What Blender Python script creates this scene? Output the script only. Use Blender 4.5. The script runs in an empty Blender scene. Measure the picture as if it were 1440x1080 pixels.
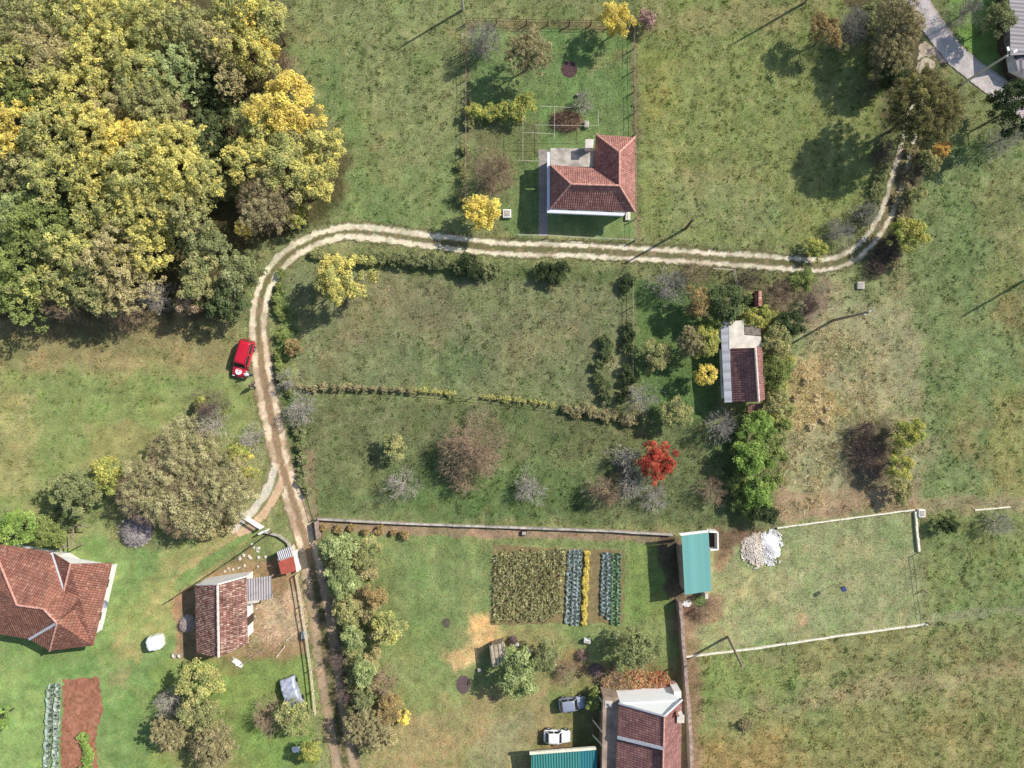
import bpy, math, random
import numpy as np
from mathutils import Vector, Matrix
R = math.radians; PI = math.pi
S = 0.0825; H = 82.17
rng = np.random.default_rng(7); random.seed(7)
scene = bpy.context.scene; COL = scene.collection

def W(px, py, h=0.0):
    k = S * (H - h) / H
    return ((px - 720) * k, (540 - py) * k)
def W3(p):
    h = p[2] if len(p) > 2 else 0.0
    x, y = W(p[0], p[1], h); return (x, y, h)
def lin(c):
    c = np.asarray(c, float) / 255.0
    return np.where(c <= 0.04045, c / 12.92, ((c + 0.055) / 1.055) ** 2.4)
def L3(r, g, b): return tuple(float(t) for t in lin((r, g, b)))

# ---------- numpy noise
def _h(ix, iy, seed):
    with np.errstate(over='ignore'):
        n = (ix.astype(np.int64) * 374761393 + iy.astype(np.int64) * 668265263 + seed * 974634777) & 0xffffffff
        n = ((n ^ (n >> 13)) * 1274126177) & 0xffffffff
        n = (n ^ (n >> 16)) & 0xffffff
    return n / float(0xffffff)
def vn(x, y, s, seed=0):
    x = np.asarray(x, float) / s; y = np.asarray(y, float) / s
    ix = np.floor(x); iy = np.floor(y); fx = x - ix; fy = y - iy
    fx = fx * fx * (3 - 2 * fx); fy = fy * fy * (3 - 2 * fy)
    a = _h(ix, iy, seed); b = _h(ix + 1, iy, seed); c = _h(ix, iy + 1, seed); d = _h(ix + 1, iy + 1, seed)
    return (a * (1 - fx) + b * fx) * (1 - fy) + (c * (1 - fx) + d * fx) * fy
def fbm(x, y, s, seed=0, o=4, g=0.55):
    t = 0; a = 1; n = 0
    for i in range(o):
        t = t + a * vn(x + 13.7 * i, y - 7.1 * i, s / 2 ** i, seed + i); n += a; a *= g
    return t / n
def relief(x, y):
    return 0.16 * (vn(x, y, 5.0, 91) - 0.5) + 0.10 * (vn(x, y, 1.7, 92) - 0.5)
def rel(x, y): return float(relief(np.array([x]), np.array([y]))[0])

def catmull(pts, step=0.4):
    P = [np.array(p, float) for p in pts]
    P = [2 * P[0] - P[1]] + P + [2 * P[-1] - P[-2]]
    out = []
    for i in range(1, len(P) - 2):
        n = max(2, int(np.linalg.norm(P[i + 1] - P[i]) / step))
        for k in range(n):
            t = k / n
            out.append(0.5 * ((2 * P[i]) + (-P[i-1] + P[i+1]) * t + (2*P[i-1] - 5*P[i] + 4*P[i+1] - P[i+2]) * t*t + (-P[i-1] + 3*P[i] - 3*P[i+1] + P[i+2]) * t**3))
    out.append(P[-2]); return np.array(out)
def polyline(pxs, step=0.6): return catmull([W(*p) for p in pxs], step)
def pdist(x, y, P):
    """signed lateral offset (left +) and distance along for every point"""
    x = np.asarray(x, float).ravel(); y = np.asarray(y, float).ravel()
    best = np.full(x.shape, 1e9); side = np.zeros(x.shape); along = np.zeros(x.shape); acc = 0
    for i in range(len(P) - 1):
        ax, ay = P[i]; bx, by = P[i + 1]; dx, dy = bx - ax, by - ay; l = math.hypot(dx, dy) + 1e-9
        m = (x > min(ax, bx) - 6) & (x < max(ax, bx) + 6) & (y > min(ay, by) - 6) & (y < max(ay, by) + 6)
        if m.any():
            xx = x[m] - ax; yy = y[m] - ay
            t = np.clip((xx * dx + yy * dy) / l / l, 0, 1)
            d = np.hypot(xx - t * dx, yy - t * dy); b = best[m]; u = d < b
            idx = np.nonzero(m)[0][u]
            best[idx] = d[u]; side[idx] = np.sign(dx * yy[u] - dy * xx[u]); along[idx] = acc + t[u] * l
        acc += l
    return best, side, along
def psdf(x, y, poly):
    """signed distance to a polygon, inside positive"""
    d = np.full(x.shape, 1e9); ins = np.zeros(x.shape, bool); n = len(poly)
    for i in range(n):
        ax, ay = poly[i]; bx, by = poly[(i + 1) % n]; dx, dy = bx - ax, by - ay; l2 = dx * dx + dy * dy + 1e-12
        t = np.clip(((x - ax) * dx + (y - ay) * dy) / l2, 0, 1)
        d = np.minimum(d, np.hypot(x - ax - t * dx, y - ay - t * dy))
        c = ((ay > y) != (by > y)) & (x < (bx - ax) * (y - ay) / (by - ay + 1e-12) + ax)
        ins ^= c
    return np.where(ins, d, -d)
def sst(a, b, x):
    t = np.clip((x - a) / (b - a), 0, 1); return t * t * (3 - 2 * t)

# ---------- objects
def thing(name, label, cat, loc, group=None, rotz=0.0):
    o = bpy.data.objects.new(name, None); COL.objects.link(o); o.empty_display_size = 0.3
    o.location = loc; o.rotation_euler = (0, 0, rotz); tag(o, label, cat, group); return o
def tag(o, label=None, cat=None, group=None, kind=None):
    if label: o['label'] = label
    if cat: o['category'] = cat
    if group: o['group'] = group
    if kind: o['kind'] = kind
    return o
def worldloc(o):
    v = Vector((0, 0, 0))
    while o is not None: v += Vector(o.location); o = o.parent
    return v
def link(name, me, mat, parent, local=False):
    o = bpy.data.objects.new(name, me); COL.objects.link(o)
    if mat:
        for m in (mat if isinstance(mat, (list, tuple)) else [mat]): me.materials.append(m)
    if parent is not None:
        o.parent = parent
    return o
def copy_tree(o, parent=None):
    c = o.copy(); COL.objects.link(c); c.parent = parent
    for ch in list(o.children): copy_tree(ch, c)
    return c
def bulk(name, V, C, mat, parent=None, origin=None):
    """V (N,k,3) separate polygons, C (N,3) face colours"""
    V = np.asarray(V, np.float32); N, k, _ = V.shape
    if origin is None: origin = worldloc(parent) if parent is not None else (0, 0, 0)
    V = V - np.array(origin, np.float32)
    me = bpy.data.meshes.new(name)
    me.vertices.add(N * k); me.vertices.foreach_set('co', V.reshape(-1))
    me.loops.add(N * k); me.loops.foreach_set('vertex_index', np.arange(N * k, dtype=np.int32))
    me.polygons.add(N); me.polygons.foreach_set('loop_start', np.arange(0, N * k, k, dtype=np.int32))
    me.update(calc_edges=True)
    if C is not None:
        a = me.attributes.new('Col', 'FLOAT_COLOR', 'FACE')
        cc = np.ones((N, 4), np.float32); cc[:, :3] = np.clip(C, 0, 1); a.data.foreach_set('color', cc.reshape(-1))
    return link(name, me, mat, parent)
def gridmesh(name, X, Y, Z, C, mat, mask=None):
    """X,Y,Z (ny,nx), C (ny,nx,3)"""
    ny, nx = X.shape; idx = np.arange(nx * ny).reshape(ny, nx)
    q = np.stack([idx[:-1, :-1], idx[:-1, 1:], idx[1:, 1:], idx[1:, :-1]], -1).reshape(-1, 4)
    co = np.stack([X, Y, Z], -1).reshape(-1, 3).astype(np.float32); cc = C.reshape(-1, 3)
    if mask is not None:
        q = q[mask[:-1, :-1].ravel()]; used = np.unique(q); mp = np.zeros(nx * ny, np.int64); mp[used] = np.arange(len(used))
        q = mp[q]; co = co[used]; cc = cc[used]
    me = bpy.data.meshes.new(name); n = len(q)
    me.vertices.add(len(co)); me.vertices.foreach_set('co', co.reshape(-1))
    me.loops.add(n * 4); me.loops.foreach_set('vertex_index', q.reshape(-1).astype(np.int32))
    me.polygons.add(n); me.polygons.foreach_set('loop_start', np.arange(0, n * 4, 4, dtype=np.int32))
    me.update(calc_edges=True); me.polygons.foreach_set('use_smooth', np.ones(n, bool))
    a = me.attributes.new('Col', 'FLOAT_COLOR', 'POINT')
    c4 = np.ones((len(co), 4), np.float32); c4[:, :3] = np.clip(cc, 0, 1); a.data.foreach_set('color', c4.reshape(-1))
    return link(name, me, mat, None)

class MB:
    def __init__(s): s.v = []; s.f = []; s.uv = []
    def add(s, vs, fs, uv=None):
        b = len(s.v); s.v += [tuple(map(float, v)) for v in vs]
        for i, f in enumerate(fs):
            s.f.append([b + j for j in f]); s.uv.append(uv[i] if uv else None)
        return s
    def box(s, x0, x1, y0, y1, z0, z1):
        return s.add([(x0,y0,z0),(x1,y0,z0),(x1,y1,z0),(x0,y1,z0),(x0,y0,z1),(x1,y0,z1),(x1,y1,z1),(x0,y1,z1)],
                     [(3,2,1,0),(4,5,6,7),(0,1,5,4),(1,2,6,5),(2,3,7,6),(3,0,4,7)])
    def obox(s, c, d, rz=0, tilt=None):
        M = Matrix.Rotation(rz, 3, 'Z')
        if tilt is not None: M = M @ tilt
        vs = [Vector(c) + M @ Vector((a * d[0] / 2, b * d[1] / 2, e * d[2] / 2)) for a, b, e in
              [(-1,-1,-1),(1,-1,-1),(1,1,-1),(-1,1,-1),(-1,-1,1),(1,-1,1),(1,1,1),(-1,1,1)]]
        return s.add(vs, [(3,2,1,0),(4,5,6,7),(0,1,5,4),(1,2,6,5),(2,3,7,6),(3,0,4,7)])
    def prism(s, poly, z0, z1):
        n = len(poly); a = sum(poly[i][0]*poly[(i+1)%n][1] - poly[(i+1)%n][0]*poly[i][1] for i in range(n))
        if a < 0: poly = poly[::-1]
        z0 = z0 if isinstance(z0, (list, tuple)) else [z0] * n
        return s.add([(x, y, z) for (x, y), z in zip(poly, z0)] + [(x, y, z1) for x, y in poly],
                     [tuple(range(n))[::-1], tuple(range(n, 2 * n))] + [(i, (i+1) % n, n + (i+1) % n, n + i) for i in range(n)])
    def beam(s, a, b, w, h=None):
        """square bar a->b"""
        h = h or w; a = Vector(a); b = Vector(b); d = (b - a); l = d.length
        if l < 1e-6: return s
        d.normalize(); u = d.cross(Vector((0, 0, 1)))
        if u.length < 1e-3: u = Vector((1, 0, 0))
        u.normalize(); v = u.cross(d)
        vs = [p + u * (i * w / 2) + v * (j * h / 2) for p in (a, b) for i, j in ((-1,-1),(1,-1),(1,1),(-1,1))]
        return s.add(vs, [(0,1,2,3),(7,6,5,4),(0,4,5,1),(1,5,6,2),(2,6,7,3),(3,7,4,0)])
    def tube(s, pts, rs, n=6, cap=True):
        P = [Vector(p) for p in pts]; rs = rs if isinstance(rs, (list, tuple)) else [rs] * len(P)
        vs = []
        for i, p in enumerate(P):
            d = (P[min(i + 1, len(P) - 1)] - P[max(i - 1, 0)]).normalized()
            u = d.cross(Vector((0.13, 0.99, 0.05)))
            if u.length < 0.1: u = d.cross(Vector((1, 0, 0)))
            u.normalize(); v = d.cross(u)
            for k in range(n):
                a = 2 * PI * k / n; vs.append(p + (u * math.cos(a) + v * math.sin(a)) * rs[i])
        fs = [(i*n + k, i*n + (k+1) % n, (i+1)*n + (k+1) % n, (i+1)*n + k) for i in range(len(P)-1) for k in range(n)]
        if cap: fs += [tuple(range(n))[::-1], tuple((len(P)-1)*n + k for k in range(n))]
        return s.add(vs, fs)
    def lathe(s, c, prof, n=16, jit=0.0, sx=1, sy=1):
        vs = []; 
        for r, z in prof:
            for k in range(n):
                a = 2 * PI * k / n; j = 1 + jit * (random.random() - .5)
                vs.append((c[0] + r * sx * j * math.cos(a), c[1] + r * sy * j * math.sin(a), c[2] + z))
        m = len(prof)
        fs = [(i*n + k, i*n + (k+1) % n, (i+1)*n + (k+1) % n, (i+1)*n + k) for i in range(m-1) for k in range(n)]
        fs += [tuple(range(n))[::-1], tuple((m-1)*n + k for k in range(n))]
        return s.add(vs, fs)
    def shell(s, faces, t):
        """roof: 3-D polygons (world), thickened downwards by t, UV in metres along/up the slope"""
        cnt = {}; key = lambda p: (round(p[0], 2), round(p[1], 2), round(p[2], 2)); oriented = []
        for f in faces:
            P = [Vector(p) for p in f]; n = Vector((0, 0, 0))
            for i in range(len(P)): n += P[i].cross(P[(i + 1) % len(P)])
            if n.z < 0: P = P[::-1]; n = -n
            n.normalize(); u = Vector((-n.y, n.x, 0))
            if u.length < 0.02: u = Vector((1, 0, 0))
            u.normalize(); v = n.cross(u)
            uv = [(p.dot(u), p.dot(v)) for p in P]
            s.add(P, [tuple(range(len(P)))], [uv])
            s.add([p - Vector((0, 0, t)) for p in P], [tuple(range(len(P)))[::-1]], [uv[::-1]])
            for i in range(len(P)):
                a, b = P[i], P[(i + 1) % len(P)]
                cnt.setdefault(frozenset((key(a), key(b))), []).append((a, b))
        for k, l in cnt.items():
            if len(l) == 1:
                a, b = l[0]; d = Vector((0, 0, t)); s.add([a, a - d, b - d, b], [(0, 1, 2, 3)])
        return s
    def build(s, name, mat, parent=None, smooth=False, origin=None, bevel=0, sub=0):
        if origin is None: origin = worldloc(parent) if parent is not None else (0, 0, 0)
        ox, oy, oz = origin
        me = bpy.data.meshes.new(name); me.from_pydata([(x - ox, y - oy, z - oz) for x, y, z in s.v], [], s.f)
        if any(u is not None for u in s.uv):
            lay = me.uv_layers.new(name='UVMap'); k = 0
            for f, u in zip(s.f, s.uv):
                for j in range(len(f)):
                    lay.data[k].uv = u[j] if u is not None else (0, 0); k += 1
        me.update()
        if smooth:
            for p in me.polygons: p.use_smooth = True
        o = link(name, me, mat, parent)
        if bevel:
            m = o.modifiers.new('b', 'BEVEL'); m.width = bevel; m.segments = 2; m.limit_method = 'ANGLE'
        if sub:
            m = o.modifiers.new('s', 'SUBSURF'); m.levels = sub; m.render_levels = sub
        return o

# ---------- materials
def newmat(name):
    m = bpy.data.materials.new(name); m.use_nodes = True; nt = m.node_tree; nt.nodes.clear()
    out = nt.nodes.new('ShaderNodeOutputMaterial'); return m, nt, out
def N(nt, typ, ins=None, **kw):
    n = nt.nodes.new(typ)
    for k, v in kw.items(): setattr(n, k, v)
    for k, v in (ins or {}).items():
        if isinstance(v, bpy.types.NodeSocket): nt.links.new(v, n.inputs[k])
        else: n.inputs[k].default_value = v
    return n
def c4(c): return (c[0], c[1], c[2], 1)
def ramp(nt, fac, stops, interp='LINEAR'):
    r = N(nt, 'ShaderNodeValToRGB', {'Fac': fac}); e = r.color_ramp.elements; r.color_ramp.interpolation = interp
    while len(e) < len(stops): e.new(0.5)
    for i, (p, c) in enumerate(stops): e[i].position = p; e[i].color = c4(c)
    return r.outputs[0]
def math_(nt, op, a, b=0.0, c=None):
    ins = {0: a, 1: b}
    if c is not None: ins[2] = c
    return N(nt, 'ShaderNodeMath', ins, operation=op).outputs[0]
def mixc(nt, f, a, b, bt='MIX'):
    n = N(nt, 'ShaderNodeMix', {0: f, 6: a, 7: b}, data_type='RGBA', blend_type=bt); return n.outputs[2]
def simple(name, col, rough=0.8, var=0.12, scale=3.0, metal=0.0, bump=0.0, col2=None, spec=0.3, coat=0.0):
    m, nt, out = newmat(name)
    tc = N(nt, 'ShaderNodeTexCoord').outputs['Object']
    n1 = N(nt, 'ShaderNodeTexNoise', {'Vector': tc, 'Scale': scale, 'Detail': 6.0, 'Roughness': 0.6}).outputs[0]
    a = tuple(max(0, t * (1 - var * 2)) for t in col); b = tuple(min(1, t * (1 + var * 2)) for t in col)
    if col2: a = col2; b = col
    c = ramp(nt, n1, [(0.32, a), (0.68, b)])
    p = N(nt, 'ShaderNodeBsdfPrincipled', {'Base Color': c, 'Roughness': rough, 'Metallic': metal, 'Specular IOR Level': spec, 'Coat Weight': coat})
    if bump:
        bm = N(nt, 'ShaderNodeBump', {'Height': n1, 'Strength': 0.8, 'Distance': bump}).outputs[0]
        nt.links.new(bm, p.inputs['Normal'])
    nt.links.new(p.outputs[0], out.inputs[0]); return m
def glassm(name, col=(0.02, 0.025, 0.03)):
    m, nt, out = newmat(name)
    p = N(nt, 'ShaderNodeBsdfPrincipled', {'Base Color': c4(col), 'Roughness': 0.08, 'Specular IOR Level': 0.6})
    nt.links.new(p.outputs[0], out.inputs[0]); return m
def tilem(name, cols, tw=0.24, th=0.36, dirt=0.35, pale=0.2, depth=0.07, dirtcol=(0.05, 0.035, 0.03)):
    m, nt, out = newmat(name)
    uv = N(nt, 'ShaderNodeUVMap', uv_map='UVMap').outputs[0]
    tc = N(nt, 'ShaderNodeTexCoord').outputs['Object']
    wob = N(nt, 'ShaderNodeTexNoise', {'Vector': tc, 'Scale': 1.3, 'Detail': 3.0}).outputs['Color']
    uvw = N(nt, 'ShaderNodeVectorMath', {0: uv, 1: N(nt, 'ShaderNodeVectorMath', {0: wob, 'Scale': 0.10}, operation='SCALE').outputs[0]}, operation='ADD').outputs[0]
    sx = N(nt, 'ShaderNodeSeparateXYZ', {0: uvw})
    u = math_(nt, 'DIVIDE', sx.outputs[0], tw); v = math_(nt, 'DIVIDE', sx.outputs[1], th)
    fu = math_(nt, 'FLOOR', u); fv = math_(nt, 'FLOOR', v)
    wn = N(nt, 'ShaderNodeTexWhiteNoise', {'Vector': N(nt, 'ShaderNodeCombineXYZ', {0: fu, 1: fv}).outputs[0]}, noise_dimensions='2D')
    n = len(cols); c = ramp(nt, wn.outputs['Value'], [(i / max(1, n - 1), cc) for i, cc in enumerate(cols)])
    big = N(nt, 'ShaderNodeTexNoise', {'Vector': tc, 'Scale': 0.7, 'Detail': 7.0, 'Roughness': 0.65}).outputs[0]
    c = mixc(nt, math_(nt, 'MULTIPLY', ramp(nt, big, [(0.40, (0,0,0)), (0.70, (1,1,1))]), dirt), c, c4(dirtcol))
    sp = N(nt, 'ShaderNodeTexNoise', {'Vector': tc, 'Scale': 5.0, 'Detail': 5.0, 'Roughness': 0.7}).outputs[0]
    c = mixc(nt, math_(nt, 'MULTIPLY', ramp(nt, sp, [(0.55, (0,0,0)), (0.72, (1,1,1))]), pale), c, c4((0.62, 0.48, 0.42)))
    fru = math_(nt, 'FRACT', u); frv = math_(nt, 'FRACT', v)
    hu = math_(nt, 'SINE', math_(nt, 'MULTIPLY', fru, PI))
    gap = math_(nt, 'MULTIPLY', math_(nt, 'GREATER_THAN', frv, 0.13), ramp(nt, hu, [(0.0, (0.25,)*3), (0.5, (1,)*3)]))
    c = mixc(nt, 1.0, c, N(nt, 'ShaderNodeCombineColor', {0: math_(nt, 'MULTIPLY_ADD', gap, 0.5, 0.5), 1: math_(nt, 'MULTIPLY_ADD', gap, 0.5, 0.5), 2: math_(nt, 'MULTIPLY_ADD', gap, 0.5, 0.5)}).outputs[0], 'MULTIPLY')
    hh = math_(nt, 'ADD', math_(nt, 'MULTIPLY', hu, 1.0), math_(nt, 'MULTIPLY', math_(nt, 'SUBTRACT', 1.0, frv), 0.6))
    hh = math_(nt, 'ADD', hh, math_(nt, 'MULTIPLY', wn.outputs['Value'], 0.5))
    bm = N(nt, 'ShaderNodeBump', {'Height': hh, 'Strength': 0.7, 'Distance': depth}).outputs[0]
    p = N(nt, 'ShaderNodeBsdfPrincipled', {'Base Color': c, 'Roughness': 0.85, 'Specular IOR Level': 0.2, 'Normal': bm})
    nt.links.new(p.outputs[0], out.inputs[0]); return m
def corrm(name, col, pitch=0.2, axis=0, rough=0.45, depth=0.05, rust=0.0, rustcol=(0.25, 0.12, 0.07), seam=1.0, metal=0.0, cvar=0.06, line=0.35):
    m, nt, out = newmat(name)
    uv = N(nt, 'ShaderNodeUVMap', uv_map='UVMap').outputs[0]; tc = N(nt, 'ShaderNodeTexCoord').outputs['Object']
    sx = N(nt, 'ShaderNodeSeparateXYZ', {0: uv}); u = sx.outputs[axis]; v = sx.outputs[1 - axis]
    w = math_(nt, 'SINE', math_(nt, 'MULTIPLY', u, 2 * PI / pitch))
    sn = N(nt, 'ShaderNodeTexWhiteNoise', {'W': math_(nt, 'FLOOR', math_(nt, 'DIVIDE', u, seam))}, noise_dimensions='1D').outputs['Value']
    n1 = N(nt, 'ShaderNodeTexNoise', {'Vector': tc, 'Scale': 1.5, 'Detail': 7.0, 'Roughness': 0.65}).outputs[0]
    a = tuple(t * (1 - cvar * 2) for t in col); b = tuple(min(1, t * (1 + cvar * 2)) for t in col)
    c = mixc(nt, math_(nt, 'MULTIPLY_ADD', sn, 0.5, math_(nt, 'MULTIPLY', n1, 0.5)), c4(a), c4(b))
    c = mixc(nt, math_(nt, 'MULTIPLY', ramp(nt, n1, [(0.5, (0,)*3), (0.68, (1,)*3)]), rust), c, c4(rustcol))
    c = mixc(nt, math_(nt, 'MULTIPLY', math_(nt, 'LESS_THAN', w, -0.55), line), c, c4(tuple(t * 0.35 for t in col)))
    bm = N(nt, 'ShaderNodeBump', {'Height': w, 'Strength': 0.8, 'Distance': depth}).outputs[0]
    p = N(nt, 'ShaderNodeBsdfPrincipled', {'Base Color': c, 'Roughness': rough, 'Metallic': metal, 'Specular IOR Level': 0.3, 'Normal': bm})
    nt.links.new(p.outputs[0], out.inputs[0]); return m
def attrm(name, rough=0.9, trans=0.0, nscale=0.0, namt=0.0, bump=0.0, bscale=6.0, gain=1.0):
    m, nt, out = newmat(name)
    c = N(nt, 'ShaderNodeAttribute', attribute_name='Col').outputs['Color']
    tc = N(nt, 'ShaderNodeTexCoord').outputs['Object']; nrm = None
    if namt:
        n1 = N(nt, 'ShaderNodeTexNoise', {'Vector': tc, 'Scale': nscale, 'Detail': 8.0, 'Roughness': 0.72}).outputs[0]
        n2 = N(nt, 'ShaderNodeTexNoise', {'Vector': tc, 'Scale': nscale * 0.33, 'Detail': 5.0, 'Roughness': 0.7}).outputs['Color']
        f = ramp(nt, n1, [(0.3, (1 - namt,) * 3), (0.5, (1.0,) * 3), (0.72, (1 + namt * 1.2,) * 3)])
        n3 = N(nt, 'ShaderNodeTexNoise', {'Vector': tc, 'Scale': nscale * 2.6, 'Detail': 4.0, 'Roughness': 0.7}).outputs[0]
        c = mixc(nt, 1.0, c, f, 'MULTIPLY'); c = mixc(nt, 1.0, c, ramp(nt, n3, [(0.32, (1 - namt * .9,) * 3), (0.5, (1.0,) * 3), (0.7, (1 + namt * 1.1,) * 3)]), 'MULTIPLY'); c = mixc(nt, 0.22, c, mixc(nt, 1.0, c, mixc(nt, 1.0, n2, c4((2, 2, 2)), 'MULTIPLY'), 'MULTIPLY'))
    if gain != 1: c = mixc(nt, 1.0, c, c4((gain,) * 3), 'MULTIPLY')
    if bump:
        nb = N(nt, 'ShaderNodeTexNoise', {'Vector': tc, 'Scale': bscale, 'Detail': 5.0, 'Roughness': 0.65}).outputs[0]
        nrm = N(nt, 'ShaderNodeBump', {'Height': nb, 'Strength': 1.0, 'Distance': bump}).outputs[0]
    d = N(nt, 'ShaderNodeBsdfDiffuse', {'Color': c, 'Roughness': 0.5})
    if nrm: nt.links.new(nrm, d.inputs['Normal'])
    sh = d.outputs[0]
    if trans:
        t = N(nt, 'ShaderNodeBsdfTranslucent', {'Color': c}); sh = N(nt, 'ShaderNodeMixShader', {0: trans, 1: sh, 2: t.outputs[0]}).outputs[0]
    nt.links.new(sh, out.inputs[0]); return m
M = {}
M['ground'] = attrm('ground_soil_and_grass', nscale=5.5, namt=0.30, bump=0.10, bscale=6.0)
M['track'] = attrm('track_dirt', nscale=6.0, namt=0.22, bump=0.05, bscale=7.0)
M['grass'] = attrm('grass_blades', trans=0.25)
M['leaf'] = attrm('leaves', trans=0.30)
M['straw'] = attrm('dry_stalks')
M['gable'] = simple('fresh_white_plaster', (0.90, 0.90, 0.88), var=0.02)
M['bark'] = simple('bark', L3(96, 84, 70), var=0.2, scale=8, bump=0.02)
M['twig_grey'] = simple('twigs_grey', L3(168, 158, 150), var=0.15)
M['twig_brown'] = simple('twigs_brown', L3(150, 124, 104), var=0.15)
M['twig_dark'] = simple('twigs_dark', L3(105, 88, 84), var=0.15)
M['white_wall'] = simple('white_plaster', (0.80, 0.78, 0.73), var=0.05, scale=1.2, bump=0.01)
M['bluewhite'] = simple('painted_edge', (0.66, 0.68, 0.76), var=0.04)
M['concrete'] = simple('concrete', L3(168, 160, 148), var=0.22, scale=1.1, bump=0.01)
M['concrete_pale'] = simple('concrete_pale', L3(200, 192, 178), var=0.10, scale=1.4, bump=0.01)
M['concrete_dark'] = simple('concrete_dark', L3(150, 130, 114), var=0.2, scale=0.8, bump=0.02)
M['moss'] = simple('mossy_concrete', L3(118, 110, 98), var=0.25, scale=2.0, bump=0.03)
M['curb'] = simple('whitewashed_curb', L3(216, 210, 188), var=0.10, scale=2.5, bump=0.02)
M['wallstone'] = simple('weathered_wall', L3(150, 130, 118), var=0.22, scale=2.5, bump=0.04)
M['wood'] = simple('weathered_wood', L3(150, 134, 116), var=0.2, scale=4, bump=0.02)
M['wood_pale'] = simple('pale_wood', L3(205, 190, 160), var=0.15, scale=4)
M['wood_dark'] = simple('dark_wood', L3(80, 66, 58), var=0.2, scale=4)
M['black'] = simple('dark_rubber', (0.02, 0.02, 0.02), var=0.1, rough=0.7)
M['steel'] = simple('galvanised_steel', L3(170, 174, 178), var=0.08, rough=0.5, metal=0.3)
M['white'] = simple('white_paint', (0.8, 0.8, 0.78), var=0.03, rough=0.5)
M['glass'] = glassm('window_glass')
M['tile_a'] = tilem('roof_tiles_salmon', [L3(164, 112, 102), L3(178, 124, 112), L3(148, 100, 92), L3(190, 140, 126)], tw=0.24, th=0.36, pale=.3)
M['tile_b'] = tilem('roof_tiles_worn', [L3(150, 92, 80), L3(198, 140, 122), L3(128, 76, 68), L3(222, 178, 158)], dirt=0.3, pale=0.35, tw=0.24, th=0.36)
M['tile_c'] = tilem('roof_tiles_red', [L3(146, 98, 80), L3(160, 108, 90), L3(130, 86, 72), L3(176, 128, 108)], dirt=0.35, pale=0.25, tw=0.26, th=0.36)
M['tile_d'] = tilem('roof_tiles_barrel', [L3(192, 148, 130), L3(146, 96, 84), L3(214, 180, 160), L3(118, 78, 70), L3(172, 126, 110)], tw=0.2, th=0.34, dirt=0.7, pale=0.5, depth=0.2, dirtcol=(0.10, 0.05, 0.04))
M['tile_g'] = tilem('roof_tiles_maroon', [L3(146, 104, 98), L3(160, 114, 106), L3(132, 92, 88), L3(172, 126, 116)], dirt=0.45, pale=0.2, tw=0.26, th=0.38)
M['ridge'] = simple('ridge_tiles', L3(196, 146, 130), var=0.2, scale=5)
M['ridge_pale'] = simple('mortared_ridge', L3(212, 190, 178), var=0.15, scale=5)
M['flash'] = simple('pale_flashing', L3(200, 200, 204), var=0.08)
M['teal'] = corrm('turquoise_sheet', L3(122, 178, 168), pitch=1.0, axis=1, depth=0.004, cvar=0.04, line=0.05)
M['teal2'] = corrm('teal_sheet', L3(66, 132, 124), pitch=0.30, axis=0, depth=0.05, cvar=0.05)
M['teal3'] = corrm('dark_teal_sheet', L3(52, 118, 124), pitch=0.30, axis=0, depth=0.03, cvar=0.05)
M['grey_sheet'] = corrm('grey_sheet', L3(186, 184, 186), pitch=0.22, axis=0, depth=0.05, rust=0.35)
M['strip_sheet'] = corrm('pale_sheet_strip', L3(190, 190, 194), pitch=1.05, axis=0, depth=0.02, rust=0.1)
M['barn_roof'] = corrm('dark_grey_roof', L3(104, 98, 106), pitch=0.9, axis=0, depth=0.04, cvar=0.1)
M['red_sheet'] = simple('faded_red_sheet', L3(186, 92, 74), var=0.15, scale=3, col2=L3(150, 78, 66))
# ================= GROUND
GM = (104, 116, 72)
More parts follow.
